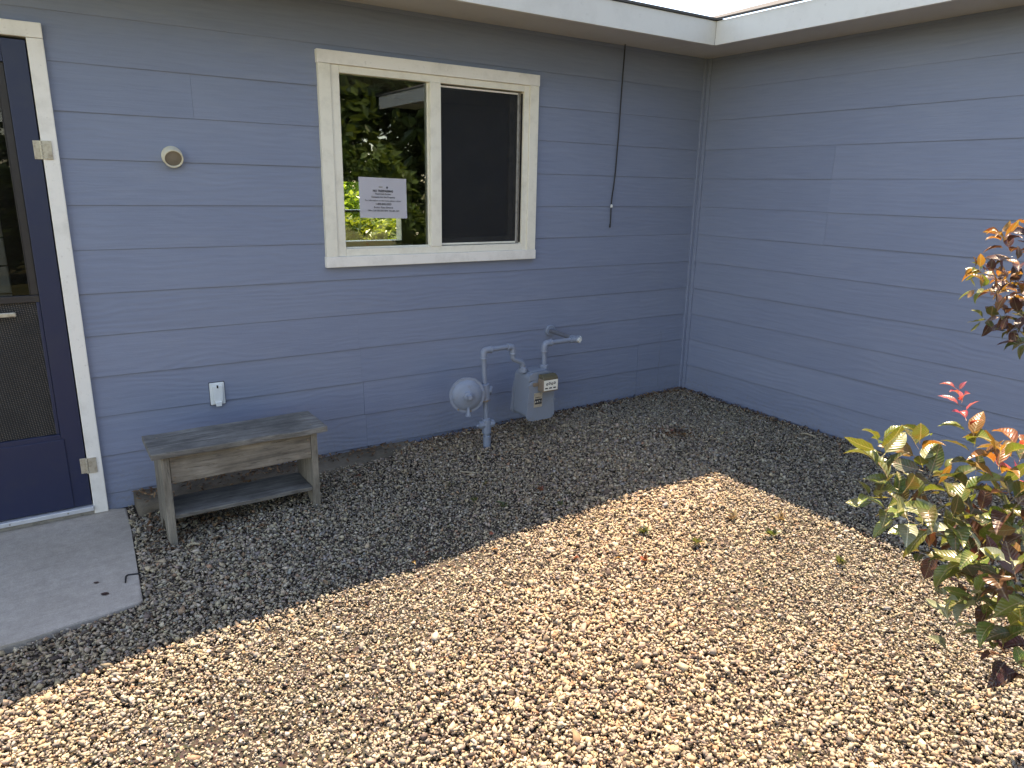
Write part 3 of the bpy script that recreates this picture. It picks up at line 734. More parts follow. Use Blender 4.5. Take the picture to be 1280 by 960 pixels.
for x, z in ((-1.727, .335), (-1.731, .23), (-1.722, .135), (-1.538, .335), (-1.534, .23), (-1.543, .135)):
    bm = bmesh.new(); add_cyl(bm, (x, MYf - .003, z), (x, MYf - .010, z), .0065, seg=6); bm_obj('bolt', bm, M_gasbody, body)
# index box with its white dial plate
idx = box('index_box', -1.663, -1.548, MYf - .058, MYf - .0045, .300, .378, M_rustbr, body, .004)
prism('index_hood', [(MYf - .062, .374), (MYf - .0048, .374), (MYf - .0048, .402), (MYf - .03, .404), (MYf - .055, .392)], 'x', -1.660, -1.552, M_smoky, idx, .004)
box('dial_plate', -1.656, -1.554, MYf - .0605, MYf - .0585, .308, .372, M_dial, idx, .001)
for i in range(4):
    x = -1.634 + i * .0185
    bm = bmesh.new(); add_lathe(bm, [(.0035, 0), (.0078, 0), (.0078, .0008), (.0035, .0008)], Matrix.Translation((x, MYf - .0606, .348 + (i % 2) * .004)) @ Matrix.Rotation(rad(90), 4, 'X'), 14)
    bm_obj('dial', bm, M_ink, idx)
for i in range(3): box('print', -1.648 + i * .03, -1.628 + i * .03, MYf - .0613, MYf - .0607, .319, .327, M_ink, idx)
badge = box('badge', -1.688, -1.628, MYf - .0075, MYf - .0045, .196, .286, M_hinge, body, .001)
box('badge_print', -1.684, -1.632, MYf - .0086, MYf - .0078, .215, .248, M_ink, badge)
text_mesh('print', '8 4 7 1', .017, (-1.658, MYf - .0089, .2255), (rad(90), 0, 0), M_dial, badge, .0003)
box('badge_print', -1.683, -1.640, MYf - .0086, MYf - .0078, .256, .259, M_ink, badge)
box('bracket_stain', -1.700, -1.664, MYf - .0135, MYf - .0045, .330, .352, M_rustbr, body, .003)
# outlet: up, elbow, across, tee, back into the wall
coll('swivel_nut', (-1.562, GY, .403), (-1.562, GY, .434), .027, seg=8)
tube_part('outlet_pipe', [(-1.562, GY, .42), (-1.566, GY, .545)], PR)
tube_part('elbow', [(-1.565, GY, .515), (-1.565, GY, .566), (-1.512, GY, .567)], .0195, bend=.035)
coll('elbow_bead', (-1.565, GY, .511), (-1.565, GY, .522), .0225); coll('elbow_bead', (-1.521, GY, .567), (-1.510, GY, .567), .0225)
tube_part('cross_pipe', [(-1.525, GY, .567), (-1.345, GY, .569)], PR)
coll('tee', (-1.368, GY, .569), (-1.298, GY, .570), .021)
coll('tee', (-1.322, GY - .03, .5695), (-1.322, GY + .045, .5695), .0205)
coll('plug', (-1.300, GY, .570), (-1.286, GY, .570), .018, M_galv, seg=8); coll('plug', (-1.322, GY - .028, .5695), (-1.322, GY - .044, .5695), .0165, M_galv, seg=4)
tube_part('wall_pipe', [(-1.322, GY + .02, .569), (-1.295, .03, .569)], PR, gas_mat('dark_pipe_paint', (.13, .135, .155), .5))
coll('wall_flange', (-1.297, .010, .569), (-1.298, -.012, .569), .037, bev=.004, seg=24)
adopt(gas)

# ------------------------------------------------------------------ bench
bench = thing('bench', 'small weathered wooden bench with a lower shelf against the siding', 'bench', (-3.42, -.43, -.065))
def plank(name, x0, x1, y0, y1, z0, z1, mat, nx=16, wob=.0022, parent=bench):
    bm = bmesh.new(); add_box(bm, x0, x1, y0, y1, z0, z1, .0035)
    for k in range(1, nx): bmesh.ops.bisect_plane(bm, geom=bm.verts[:] + bm.edges[:] + bm.faces[:], plane_co=(x0 + (x1 - x0) * k / nx, 0, 0), plane_no=(1, 0, 0))
    ph = random.random() * 9
    for v in bm.verts:
        q = v.co
        q.y += wob * math.sin(q.x * 23 + ph + q.z * 40); q.z += wob * .7 * math.sin(q.x * 17 + q.y * 31 + ph)
    return bm_obj(name, bm, mat, parent)
plank('seat', -3.805, -3.033, -.580, -.292, .332, .360, M_bench)
plank('apron', -3.7345, -3.112, -.556, -.536, .205, .3315, M_apron)
plank('apron', -3.7345, -3.112, -.330, -.312, .215, .3315, M_apron)
plank('shelf', -3.7345, -3.112, -.548, -.325, .032, .052, M_bench)
def leg(x0, x1, zf):
    a, b = -.560, -.305
    prism('leg', [(a, .3315), (a - .004, zf), (a + .055, zf), (a + .105, zf + .085), (b - .105, zf + .085), (b - .055, zf), (b + .004, zf), (b, .3315)], 'x', x0, x1, M_leg, bench, .0025)
leg(-3.768, -3.735, zg(-3.75, -.55) - .012); leg(-3.1115, -3.081, zg(-3.1, -.55) - .03)
for x, y in ((-3.752, -.52), (-3.752, -.36), (-3.097, -.52), (-3.097, -.36)):
    bm = bmesh.new(); add_cyl(bm, (x, y, .357), (x, y, .3618), .0048, seg=8); bm_obj('nail', bm, M_rustbr, bench)
for z in (.235, .30):
    for x in (-3.722, -3.126):
        bm = bmesh.new(); add_cyl(bm, (x, -.552, z), (x, -.5585, z), .0036, seg=8); bm_obj('nail', bm, M_rustbr, bench)
adopt(bench)

# ------------------------------------------------------------------ small table in the room
stool = thing('side_table', 'dark small round table inside the room behind the insect screen', 'table', (-.62, 1.35, .02))
bm = bmesh.new(); add_lathe(bm, [(0, 1.06), (.20, 1.06), (.21, 1.075), (.20, 1.09), (0, 1.09)], Matrix(), 28); bm_obj('table_top', bm, M_darkwood, stool, True)
bm = bmesh.new(); add_lathe(bm, [(.10, .0), (.10, .02), (.03, .05), (.025, .5), (.035, .9), (.06, 1.06)], Matrix(), 16); bm_obj('pedestal', bm, M_darkwood, stool, True)

# ------------------------------------------------------------------ gravel
def in_slab(x, y): return (x < -3.875 - .045 * np.clip(-y / .95, 0, 1)) & (y > -1.0 - .05 * np.clip((-x - 3.95) / .4, 0, 1))
def in_view(P, mx=110):
    d = P - np.array(CAM); z = d @ np.array(R2); ok = z > .1
    u = 640 + FPX * (d @ np.array(R0)) / np.where(ok, z, 1); v = 480 + FPX * (d @ np.array(R1)) / np.where(ok, z, 1)
    return ok & (u > -mx) & (u < 1280 + mx) & (v < 960 + mx) & (v > 0)
def scatter(n, x0, x1, y0, y1):
    xy = np.column_stack([rng.uniform(x0, x1, n), rng.uniform(y0, y1, n)])
    return xy
CUB_V = np.array([(x, y, z) for x in (-1, 1) for y in (-1, 1) for z in (-1, 1)]) * .62
CUB_F = np.array([(0, 1, 3), (0, 3, 2), (4, 6, 7), (4, 7, 5), (0, 4, 5), (0, 5, 1), (2, 3, 7), (2, 7, 6), (0, 2, 6), (0, 6, 4), (1, 5, 7), (1, 7, 3)])
OCT_V = np.array([(1, 0, 0), (-1, 0, 0), (0, 1, 0), (0, -1, 0), (0, 0, 1), (0, 0, -1)]) * 1.08
OCT_F = np.array([(0, 2, 4), (2, 1, 4), (1, 3, 4), (3, 0, 4), (2, 0, 5), (1, 2, 5), (3, 1, 5), (0, 3, 5)])
PAL = np.array([(.62, .53, .39), (.55, .46, .33), (.45, .41, .36), (.36, .33, .30), (.68, .60, .48), (.74, .68, .58), (.24, .20, .175), (.50, .33, .22), (.15, .125, .11), (.55, .45, .39), (.46, .44, .43), (.10, .085, .078)])
PW = np.array([.19, .17, .10, .08, .13, .05, .08, .05, .05, .05, .03, .02])
def stones_mesh(name, P, size, zoff, tv, tf):
    n = len(P); nv = len(tv)
    base = np.repeat(tv[None], n, 0) * (1 + rng.uniform(-.4, .4, (n, nv, 1))) + rng.normal(0, .10, (n, nv, 3))
    sc = np.stack([size, size * rng.uniform(.42, .8, n), size * rng.uniform(.32, .62, n)], 1)
    base *= sc[:, None, :]
    tilt = rng.normal(0, .52, (n, 2)); yaw = rng.uniform(0, 2 * np.pi, n)
    cx, sx = np.cos(tilt[:, 0]), np.sin(tilt[:, 0]); cy, sy = np.cos(tilt[:, 1]), np.sin(tilt[:, 1]); cz, sz = np.cos(yaw), np.sin(yaw)
    x, y, z = base[..., 0], base[..., 1], base[..., 2]
    y, z = y * cx[:, None] - z * sx[:, None], y * sx[:, None] + z * cx[:, None]
    x, z = x * cy[:, None] + z * sy[:, None], -x * sy[:, None] + z * cy[:, None]
    x, y = x * cz[:, None] - y * sz[:, None], x * sz[:, None] + y * cz[:, None]
    V = np.stack([x, y, z], -1) + P[:, None, :]
    V[..., 2] += zoff[:, None]
    F = (tf[None] + (np.arange(n) * nv)[:, None, None]).reshape(-1, 3)
    me = bpy.data.meshes.new(name); V = V.reshape(-1, 3)
    me.vertices.add(len(V)); me.vertices.foreach_set('co', V.ravel().astype(np.float32))
    nf = len(F); me.loops.add(nf * 3); me.loops.foreach_set('vertex_index', F.ravel().astype(np.int32))
    me.polygons.add(nf); me.polygons.foreach_set('loop_start', (np.arange(nf) * 3).astype(np.int32)); me.polygons.foreach_set('loop_total', np.full(nf, 3, np.int32))
    me.update(calc_edges=True)
    ci = rng.choice(len(PAL), n, p=PW / PW.sum()); C = PAL[ci] * np.array([.64, .595, .55]) * rng.uniform(.8, 1.18, (n, 1)) * rng.uniform(.96, 1.04, (n, 3))
    # patches of redder and greyer stone
    w = .5 + .5 * np.sin(P[:, 0] * 2.1 + 1.3 * np.sin(P[:, 1] * 1.7)); C = C * (1 + (w[:, None] - .5) * np.array([.10, .0, -.08]))
    A = np.ones((n, nv, 4), np.float32); A[..., :3] = C[:, None, :]
    at_ = me.color_attributes.new('stone_col', 'FLOAT_COLOR', 'POINT'); at_.data.foreach_set('color', A.ravel())
    me.materials.append(M_stone.m)
    return link_obj(bpy.data.objects.new(name, me))
def gz(P): 
    x = np.clip(P[:, 0], -5.5, 0); y = np.clip(P[:, 1], -5, 0); return -.0052 * x * x + .008 * y
def bumps(P): return .008 * np.sin(P[:, 0] * 3.1 + 1) * np.sin(P[:, 1] * 3.7) + .005 * np.sin(P[:, 0] * 8.3) * np.sin(P[:, 1] * 7.1 + 2)
def build_gravel():
    X0, X1, Y0, Y1 = -5.9, -.012, -4.9, -.012
    area = (X1 - X0) * (Y1 - Y0); n = int(area * 17500)
    P = np.column_stack([scatter(n, X0, X1, Y0, Y1), np.zeros(n)]); P[:, 2] = gz(P)
    vis = in_view(P, 50); keep = vis | (rng.random(n) < .10)
    # thinner against the walls, where dirt and leaf litter show
    wd = np.minimum(-P[:, 0], -P[:, 1]); keep &= rng.random(n) < np.clip(.35 + wd / .16, 0, 1)
    keep &= ~in_slab(P[:, 0], P[:, 1]); keep &= ~((P[:, 0] > -3.86) & (P[:, 0] < -2.5) & (P[:, 1] > -.17))
    P = P[keep]; vis = vis[keep]; n = len(P)
    size = np.clip(rng.lognormal(math.log(.0060), .40, n), .0025, .0165) * np.where(vis, 1, 1.8) * np.where(rng.random(n) < .025, 1.7, 1) * (1 + .16 * np.sin(P[:, 0] * 2.3 + 2 * np.sin(P[:, 1] * 1.9)))
    zo = rng.uniform(-.012, .009, n) + bumps(P) * np.clip(-P[:, 1] / .4, 0, 1)
    near = (P[:, 1] < -1.35)
    for nm, sel, tv, tf in (('gravel', near, CUB_V, CUB_F), ('gravel', ~near, OCT_V, OCT_F)):
        o = stones_mesh(nm, P[sel], size[sel], zo[sel], tv, tf); tag(o, 'loose tan and grey crushed gravel bed' + (' in the open' if tv is CUB_V else ' along the walls'), 'gravel', kind='stuff')
build_gravel()

# ------------------------------------------------------------------ leaves: shared meshes
def leaf_mesh(name, mat, fold=.25, curl=.25, twist=0, w=.52, n=6, serr=.0):
    """unit leaf along +y (0..1), folded on the midrib"""
    V = []; F = []
    for i in range(n + 1):
        t = i / n; wd = w * .5 * (math.sin(math.pi * t ** .82) ** .85 if 0 < t < 1 else 0)
        zc = curl * (t * (1 - t) * 1.1 - t * t * .55); tw = twist * t
        for s in (-1, 0, 1):
            x = s * wd; z = zc + abs(s) * wd * fold * 2 + (.02 * math.sin(t * 17 + s) * abs(s))
            V.append((x * math.cos(tw) - (z - zc) * math.sin(tw), t, zc + x * math.sin(tw) + (z - zc) * math.cos(tw)))
    for i in range(n):
        a = i * 3; F += [(a, a + 1, a + 4, a + 3), (a + 1, a + 2, a + 5, a + 4)]
    st = len(V); V += [(-.012, -.22, -.02), (.012, -.22, -.02), (.012, .02, .0), (-.012, .02, .0)]; F.append((st, st + 1, st + 2, st + 3))
    me = bpy.data.meshes.new(name); me.from_pydata(V, [], F); me.update(); me.materials.append(mat.m)
    me.polygons.foreach_set('use_smooth', [True] * len(me.polygons)); return me
def leaf_set(mat): return [leaf_mesh('leaf', mat, .16, .18, .2, .52), leaf_mesh('leaf', mat, .28, .32, -.3, .5), leaf_mesh('leaf', mat, .08, -.12, .35, .58), leaf_mesh('leaf', mat, .36, .5, .1, .5)]
LS = {k: leaf_set(m) for k, m in dict(g=L_green, o=L_olive, r=L_orange, b=L_bronze, m=L_maroon, d=L_red, s=L_sage, w=L_weed, y=L_dry, u=L_rust).items()}
def put_leaf(kind, pos, direction, size, parent, up=Vector((0, 0, 1)), roll=0, name='leaf'):
    y = Vector(direction).normalized(); z = up - y * up.dot(y)
    if z.length < 1e-3: z = y.orthogonal()
    z.normalize(); x = y.cross(z)
    M = Matrix((x, y, z)).transposed().to_4x4() @ Matrix.Rotation(roll, 4, 'Y')
    o = bpy.data.objects.new(name, random.choice(LS[kind])); col.objects.link(o); o.parent = parent
    o.matrix_basis = Matrix.Translation(Vector(pos) - Vector(parent.location)) @ M @ Matrix.Diagonal((size * random.uniform(.9, 1.15), size, size, 1))
    return o
def rv(s=1.0): return Vector((random.gauss(0, s), random.gauss(0, s), random.gauss(0, s)))
def smooth_path(pts, n=5):
    P = [Vector(p) for p in pts]; P = [P[0]] + P + [P[-1]]; out = []
    for i in range(1, len(P) - 2):
        for k in range(n):
            t = k / n; a, b, c, d = P[i - 1], P[i], P[i + 1], P[i + 2]
            out.append(.5 * ((2 * b) + (-a + c) * t + (2 * a - 5 * b + 4 * c - d) * t * t + (-a + 3 * b - 3 * c + d) * t ** 3))
    out.append(P[-2]); return out
def twig(shrub, pts, r0, r1, leaves, size, start=.25, n=10, tip=None, spread=1.0, upb=.12):
    path = smooth_path(pts)
    bm = bmesh.new(); k = len(path); add_tube(bm, path, [r0 + (r1 - r0) * i / (k - 1) for i in range(k)], 7); bm_obj('branch', bm, M_bark, shrub, True)
    ang = random.random() * 6
    for i in range(n):
        t = start + (1 - start) * (i + random.uniform(-.2, .2)) / max(1, n - 1); t = min(.999, max(0, t)); f = t * (k - 1); j = min(int(f), k - 2)
        p = path[j].lerp(path[j + 1], f - j); tan = (path[j + 1] - path[j]).normalized()
        ang += 2.4 + random.uniform(-.3, .3)
        a = tan.orthogonal().normalized(); b = tan.cross(a)
        out = a * math.cos(ang) + b * math.sin(ang)
        d = (tan * random.uniform(.35, .8) + out * spread + Vector((0, 0, upb * random.uniform(-.4, 1)))).normalized()
        ks = tip if (tip and t > (.72 if tip == 'dd' else .8)) else leaves
        sz = size * random.uniform(.74, 1.2) * (.66 if t > .9 else 1) * (.6 if tip == 'dd' and t > .72 else 1)
        put_leaf(random.choice(ks), p + d * sz * .2, d, sz, shrub, (Vector((0, 0, 1)) + rv(.24)).normalized(), random.gauss(0, .28))

# ---- shrub at the lower right
def W(*a): return at(*a)
sb = Vector((-1.66, -3.26, zg(-1.66, -3.26)))
shrub = thing('shrub', 'green and orange leaved shrub with a red shoot tip at the lower right', 'shrub', sb)
crown = [W(1345, 800, 1.95), W(1330, 740, 1.9)]
stems = [
    ([sb, W(1350, 830, 1.98), W(1290, 740, 1.88), W(1215, 668, 1.80), W(1150, 628, 1.74), W(1110, 600, 1.71), W(1101, 566, 1.70), W(1099, 548, 1.70)], 'ggo', 'gg', 15, .062),
    ([W(1235, 688, 1.80), W(1190, 630, 1.84), W(1160, 596, 1.86), W(1149, 568, 1.86), W(1151, 545, 1.86)], 'gogr', 'go', 11, .060),
    ([sb, W(1340, 800, 1.95), W(1275, 700, 1.86), W(1215, 632, 1.80), W(1221, 585, 1.78), W(1212, 540, 1.77), W(1203, 508, 1.765), W(1197, 486, 1.76)], 'ggor', 'dd', 15, .058),
    ([W(1300, 730, 1.86), W(1255, 640, 1.76), W(1248, 590, 1.72), W(1252, 562, 1.71)], 'gorg', 'rg', 10, .060),
    ([W(1320, 740, 1.9), W(1290, 640, 1.82), W(1272, 585, 1.80), W(1276, 555, 1.79)], 'orrd', 'rd', 10, .058),
    ([W(1215, 668, 1.80), W(1150, 655, 1.76), W(1112, 640, 1.73), W(1085, 618, 1.71)], 'ggos', 'gg', 11, .060),
    ([W(1250, 705, 1.83), W(1180, 668, 1.88), W(1140, 645, 1.90), W(1112, 618, 1.91)], 'gobg', 'gg', 11, .058),
    ([W(1290, 740, 1.88), W(1225, 690, 1.90), W(1180, 690, 1.92), W(1150, 690, 1.93)], 'bobm', 'bo', 11, .060),
    ([W(1320, 790, 1.9), W(1250, 730, 1.84), W(1212, 705, 1.82), W(1190, 700, 1.80)], 'gobo', 'go', 10, .062),
    ([W(1345, 820, 1.95), W(1285, 745, 1.74), W(1245, 715, 1.68), W(1222, 690, 1.65)], 'ogbg', 'sg', 10, .064),
    ([W(1300, 735, 1.86), W(1240, 655, 1.90), W(1200, 628, 1.93), W(1180, 590, 1.95)], 'gogb', 'go', 11, .058),
    ([W(1340, 790, 1.93), W(1298, 690, 1.75), W(1270, 650, 1.70), W(1262, 618, 1.69)], 'gorb', 'ro', 11, .060),
    ([W(1345, 850, 1.98), W(1285, 800, 1.80), W(1240, 770, 1.76), W(1215, 742, 1.74)], 'obmg', 'gs', 11, .062),
    ([W(1350, 880, 2.0), W(1300, 850, 1.86), W(1262, 825, 1.82), W(1240, 800, 1.80)], 'obgm', 'go', 10, .060),
    ([W(1320, 780, 1.9), W(1262, 700, 1.94), W(1225, 668, 1.97), W(1196, 655, 1.99)], 'bmob', 'bo', 11, .060),
    ([W(1330, 790, 1.93), W(1285, 725, 1.96), W(1250, 690, 2.0), W(1238, 650, 2.02)], 'mbog', 'bg', 11, .060),
    ([W(1330, 820, 1.9), W(1275, 770, 1.93), W(1232, 745, 1.95), W(1200, 728, 1.96)], 'mbog', 'gb', 11, .060),
    ([W(1345, 830, 1.9), W(1300, 760, 1.66), W(1272, 728, 1.62), W(1262, 700, 1.60)], 'gosb', 'sg', 8, .060),
]
for pts, lv, tp, n, sz in stems: twig(shrub, pts, .0052 if pts[0] == sb else .0034, .0011, lv, sz * 1.22, .34 if pts[0] == sb else .1, int(n * 1.6), tp)
# pale young shoot at its foot
shoot = thing('seedling', 'pale sage leaved young shoot below the lower right shrub', 'plant', W(1190, 812, 1.95))
shoot.location.z = zg(shoot.location.x, shoot.location.y)
twig(shoot, [shoot.location, W(1188, 800, 1.94), W(1182, 770, 1.92), W(1180, 742, 1.91)], .003, .001, 'ss', .05, .3, 9, 's', 1.0)
twig(shoot, [shoot.location, W(1215, 800, 1.95), W(1236, 770, 1.93), W(1242, 745, 1.92)], .003, .001, 'sg', .05, .4, 8, 's', 1.0)

# ---- taller shrub at the right edge
tb = Vector((-1.15, -3.10, zg(-1.15, -3.1)))
tall = thing('shrub', 'orange and maroon leaved branch tips of the taller shrub at the right edge', 'shrub', tb)
trunk_pts = [tb, W(1420, 700, 2.5), W(1370, 520, 2.3), W(1325, 400, 2.2)]
bm = bmesh.new(); pp = smooth_path(trunk_pts); add_tube(bm, pp, [.013 - .008 * i / (len(pp) - 1) for i in range(len(pp))], 9); bm_obj('trunk', bm, M_bark, tall, True)
for pts, lv, tp, n, sz in [
    ([W(1325, 400, 2.2), W(1290, 350, 2.1), W(1262, 315, 2.06), W(1250, 290, 2.05)], 'rbmb', 'rr', 13, .048),
    ([W(1325, 400, 2.2), W(1280, 360, 2.12), W(1240, 343, 2.1), W(1218, 335, 2.1)], 'rbmm', 'rg', 14, .048),
    ([W(1330, 410, 2.2), W(1285, 375, 2.05), W(1245, 365, 2.02), W(1218, 360, 2.0)], 'bmmr', 'gr', 13, .046),
    ([W(1330, 420, 2.2), W(1290, 395, 2.1), W(1255, 395, 2.08), W(1226, 400, 2.06)], 'bmmo', 'og', 13, .048),
    ([W(1330, 420, 2.2), W(1300, 400, 2.16), W(1275, 408, 2.15), W(1262, 415, 2.14)], 'mmbo', 'bo', 11, .050),
    ([W(1325, 400, 2.2), W(1305, 340, 2.15), W(1290, 305, 2.13), W(1282, 280, 2.12)], 'rmbm', 'rr', 12, .048),
    ([W(1325, 400, 2.2), W(1285, 372, 2.18), W(1262, 360, 2.18), W(1245, 345, 2.18)], 'bmbr', 'mr', 12, .046),
    ([W(1325, 400, 2.2), W(1310, 420, 2.05), W(1290, 425, 2.0), W(1275, 430, 1.98)], 'mobo', 'om', 9, .050),
    ([W(1370, 520, 2.3), W(1390, 420, 2.3), W(1370, 330, 2.25), W(1350, 270, 2.22)], 'rbmr', 'rr', 14, .05),
]: twig(tall, pts, .0042, .0012, lv, sz * 1.0, .12, int(n * 2.0), tp)

# ------------------------------------------------------------------ weeds, fallen leaves, twigs
def ground_at(px, py):
    d = R0 * ((px - 640) / FPX) + R1 * ((py - 480) / FPX) + R2; z = -.03
    for _ in range(4):
        t = (z - CAM.z) / d.z; p = CAM + d * t; z = zg(p.x, p.y) + .006
    return Vector((p.x, p.y, z))
weed_spots = [(629, 634, 'w', .034, 9, 'green weed tuft nearest the shadow edge below the gas meter'), (594, 627, 'w', .026, 7, 'small green weed in shade left of the brighter tuft'),
    (607, 606, 'w', .022, 7, 'dim weed in shade straight below the gas riser'), (562, 607, 'w', .020, 6, 'tiny weed in shade between bench and riser'), (675, 614, 'u', .026, 8, 'reddish weed in shade below the meter body'),
    (700, 632, 'w', .022, 6, 'olive weed on the shadow edge right of the green tuft'), (916, 650, 'y', .040, 7, 'dry upright straw weed below the tip of the sunlit gravel'), (805, 667, 'w', .036, 10, 'spreading green weed in sun at the middle of the gravel'),
    (871, 680, 'w', .040, 9, 'upright green weed in sun right of the spreading one'), (966, 670, 'w', .036, 8, 'green weed in sun toward the right shadow edge'), (976, 650, 'y', .034, 9, 'dry straw tuft in sun above the green weed at right'),
    (1049, 705, 'w', .036, 8, 'small green weed in sun closest to the shrub'), (806, 702, 'u', .028, 7, 'rusty low weed in sun below the spreading green one')]
for px, py, k, sz, n, lab in weed_spots:
    p = ground_at(px, py); t = thing('weed', lab, 'weed', p, 'weeds in the gravel')
    for i in range(n):
        a = 2.4 * i + random.random(); el = random.uniform(.25, 1.3)
        d = Vector((math.cos(a) * math.cos(el), math.sin(a) * math.cos(el), math.sin(el)))
        put_leaf(random.choice(k + k + ('y' if random.random() < .3 else k)), p + d * .006, d, sz * random.uniform(.7, 1.2), t, Vector((0, 0, 1)) + rv(.3))
def fallen(px, py, k, size, lab):
    p = ground_at(px, py); o = bpy.data.objects.new('fallen_leaf', random.choice(LS[k])); col.objects.link(o)
    o.matrix_world = Matrix.Translation(p + Vector((0, 0, .010))) @ Euler((random.gauss(0, .3), random.gauss(0, .3), random.random() * 6)).to_matrix().to_4x4() @ Matrix.Diagonal((size,) * 3 + (1,))
    tag(o, lab, 'leaf', 'fallen leaves on the gravel')
for px, py, k, s, lab in [(616, 668, 'u', .034, 'curled rusty leaf right on the shadow edge'), (623, 689, 'u', .036, 'orange brown leaf in sun just below the shadow edge'), (531, 695, 'r', .030, 'orange leaf at the shadow edge in the middle'),
    (409, 734, 'y', .036, 'dry tan leaf at the near end of the shadow edge'), (515, 706, 'r', .03, 'small orange leaf in sun left of the middle'), (825, 538, 'u', .05, 'rusty leaf in shade left of the brown leaf patch'),
    (838, 541, 'u', .05, 'rusty leaf lying in the brown leaf patch in shade'), (850, 538, 'b', .05, 'brown leaf in shade at the right of the patch'), (858, 546, 'u', .045, 'rusty leaf in shade nearest the tip of the sun patch'),
    (902, 541, 'y', .04, 'tan leaf in shade right of the brown leaf patch'), (776, 700, 'r', .03, 'orange leaf in sun at the middle'), (724, 700, 'u', .034, 'rusty leaf in sun left of the orange one'),
    (205, 665, 'u', .04, 'brown leaf between slab and bench leg'), (186, 660, 'b', .04, 'dark leaf beside the slab edge by the footing'), (440, 606, 'u', .04, 'brown leaf on gravel right of the bench'),
    (452, 598, 'u', .036, 'rusty leaf on gravel beside the footing end'), (1130, 742, 'y', .034, 'tan leaf in sun near the shrub')]: fallen(px, py, k, s, lab)
def stick(p0, p1, r, lab, mat=M_twig, name='twig', lift=.012):
    a, b = ground_at(*p0), ground_at(*p1); a.z += lift; b.z += lift; mid = a.lerp(b, .5) + Vector((random.gauss(0, .006), random.gauss(0, .006), .004))
    bm = bmesh.new(); add_tube(bm, smooth_path([a, mid, b], 4), [r, r, r, r, r, r * .9, r * .8, r * .7, r * .6], 6); o = bm_obj(name, bm, mat, None, True); tag(o, lab, 'twig', 'twigs on the ground')
stick((234, 686), (250, 683), .0055, 'short pale stick on the gravel in front of the bench')
stick((176, 766), (192, 748), .0022, 'thin pale twig beside the slab corner'); stick((765, 687), (795, 690), .0022, 'thin bent twig in sun left of the middle weed')
stick((766, 655), (778, 673), .0022, 'thin curved straw in the sunlit gravel'); stick((575, 592), (600, 594), .003, 'thin twig in shade below the gas riser')
stick((905, 492), (860, 484), .006, 'pale stick lying in the inside corner'); stick((1020, 548), (1000, 544), .005, 'short twig by the right wall foot')
# bent black wire and spots on the slab
def slab_at(px, py):
    d = R0 * ((px - 640) / FPX) + R1 * ((py - 480) / FPX) + R2; t = (-.086 - CAM.z) / d.z; return CAM + d * t + Vector((0, 0, .004))
bm = bmesh.new(); add_tube(bm, [slab_at(157, 729), slab_at(157.5, 721.5), slab_at(160, 719.5), slab_at(173, 718)], .0032, 6)
o = bm_obj('bent_wire', bm, M_black, None, True); tag(o, 'bent piece of black wire at the edge of the slab', 'wire')
for px, py, s, lab in ((124, 729, .022, 'small dark leaf scrap on the slab, the farther of two'), (137, 743, .034, 'dark leaf scrap on the slab near its front edge')):
    p = slab_at(px, py); o = bpy.data.objects.new('leaf_scrap', LS['m'][2]); col.objects.link(o); o.matrix_world = Matrix.Translation(p) @ Matrix.Rotation(1.1, 4, 'Z') @ Matrix.Diagonal((s, s, s * .4, 1)); tag(o, lab, 'leaf')

# leaf litter and dirt crumbs along the wall feet
def litter():
    V = []; F = []; n = 2600
    for i in range(n):
        if random.random() < .5: x = random.uniform(-3.85, -.02); y = -abs(random.gauss(0, .07)) - .01
        elif random.random() < .55: x = -abs(random.gauss(0, .06)) - .01; y = random.uniform(-2.8, -.02)
        elif random.random() < .4: q_ = ground_at(random.gauss(842, 14), random.gauss(541, 4)); x, y = q_.x, q_.y
        else: x = random.uniform(-3.86, -3.3); y = random.uniform(-.65, -.17)
        if -3.86 < x < -2.45 and y > -.18: z = -.012
        else: z = zg(x, y) + .004
        z += random.uniform(0, .010); L = random.uniform(.004, .014); w = L * random.uniform(.15, .5); a = random.random() * 6.28
        e_ = Euler((random.gauss(0, .4), random.gauss(0, .4), a)).to_matrix(); b = len(V)
        for u, v, q in ((-L, -w, 0), (L, -w * .6, 0), (L, w * .6, .002), (-L, w, .003)): V.append(Vector((x, y, z)) + e_ @ Vector((u, v, q)))
        F.append((b, b + 1, b + 2, b + 3))
    m = Mat('litter_brown', (.16, .10, .06), .9, spec=.1); m.color(m.ramp(m.noise(m.coords(), 30, 2, .5), [(.35, (.045, .03, .022)), (.5, (.15, .075, .04)), (.68, (.28, .19, .11))]))
    o = mesh_obj('leaf_litter', V, F, m); tag(o, 'brown leaf crumbs and dirt along the foot of the walls', 'litter', kind='stuff')
litter()

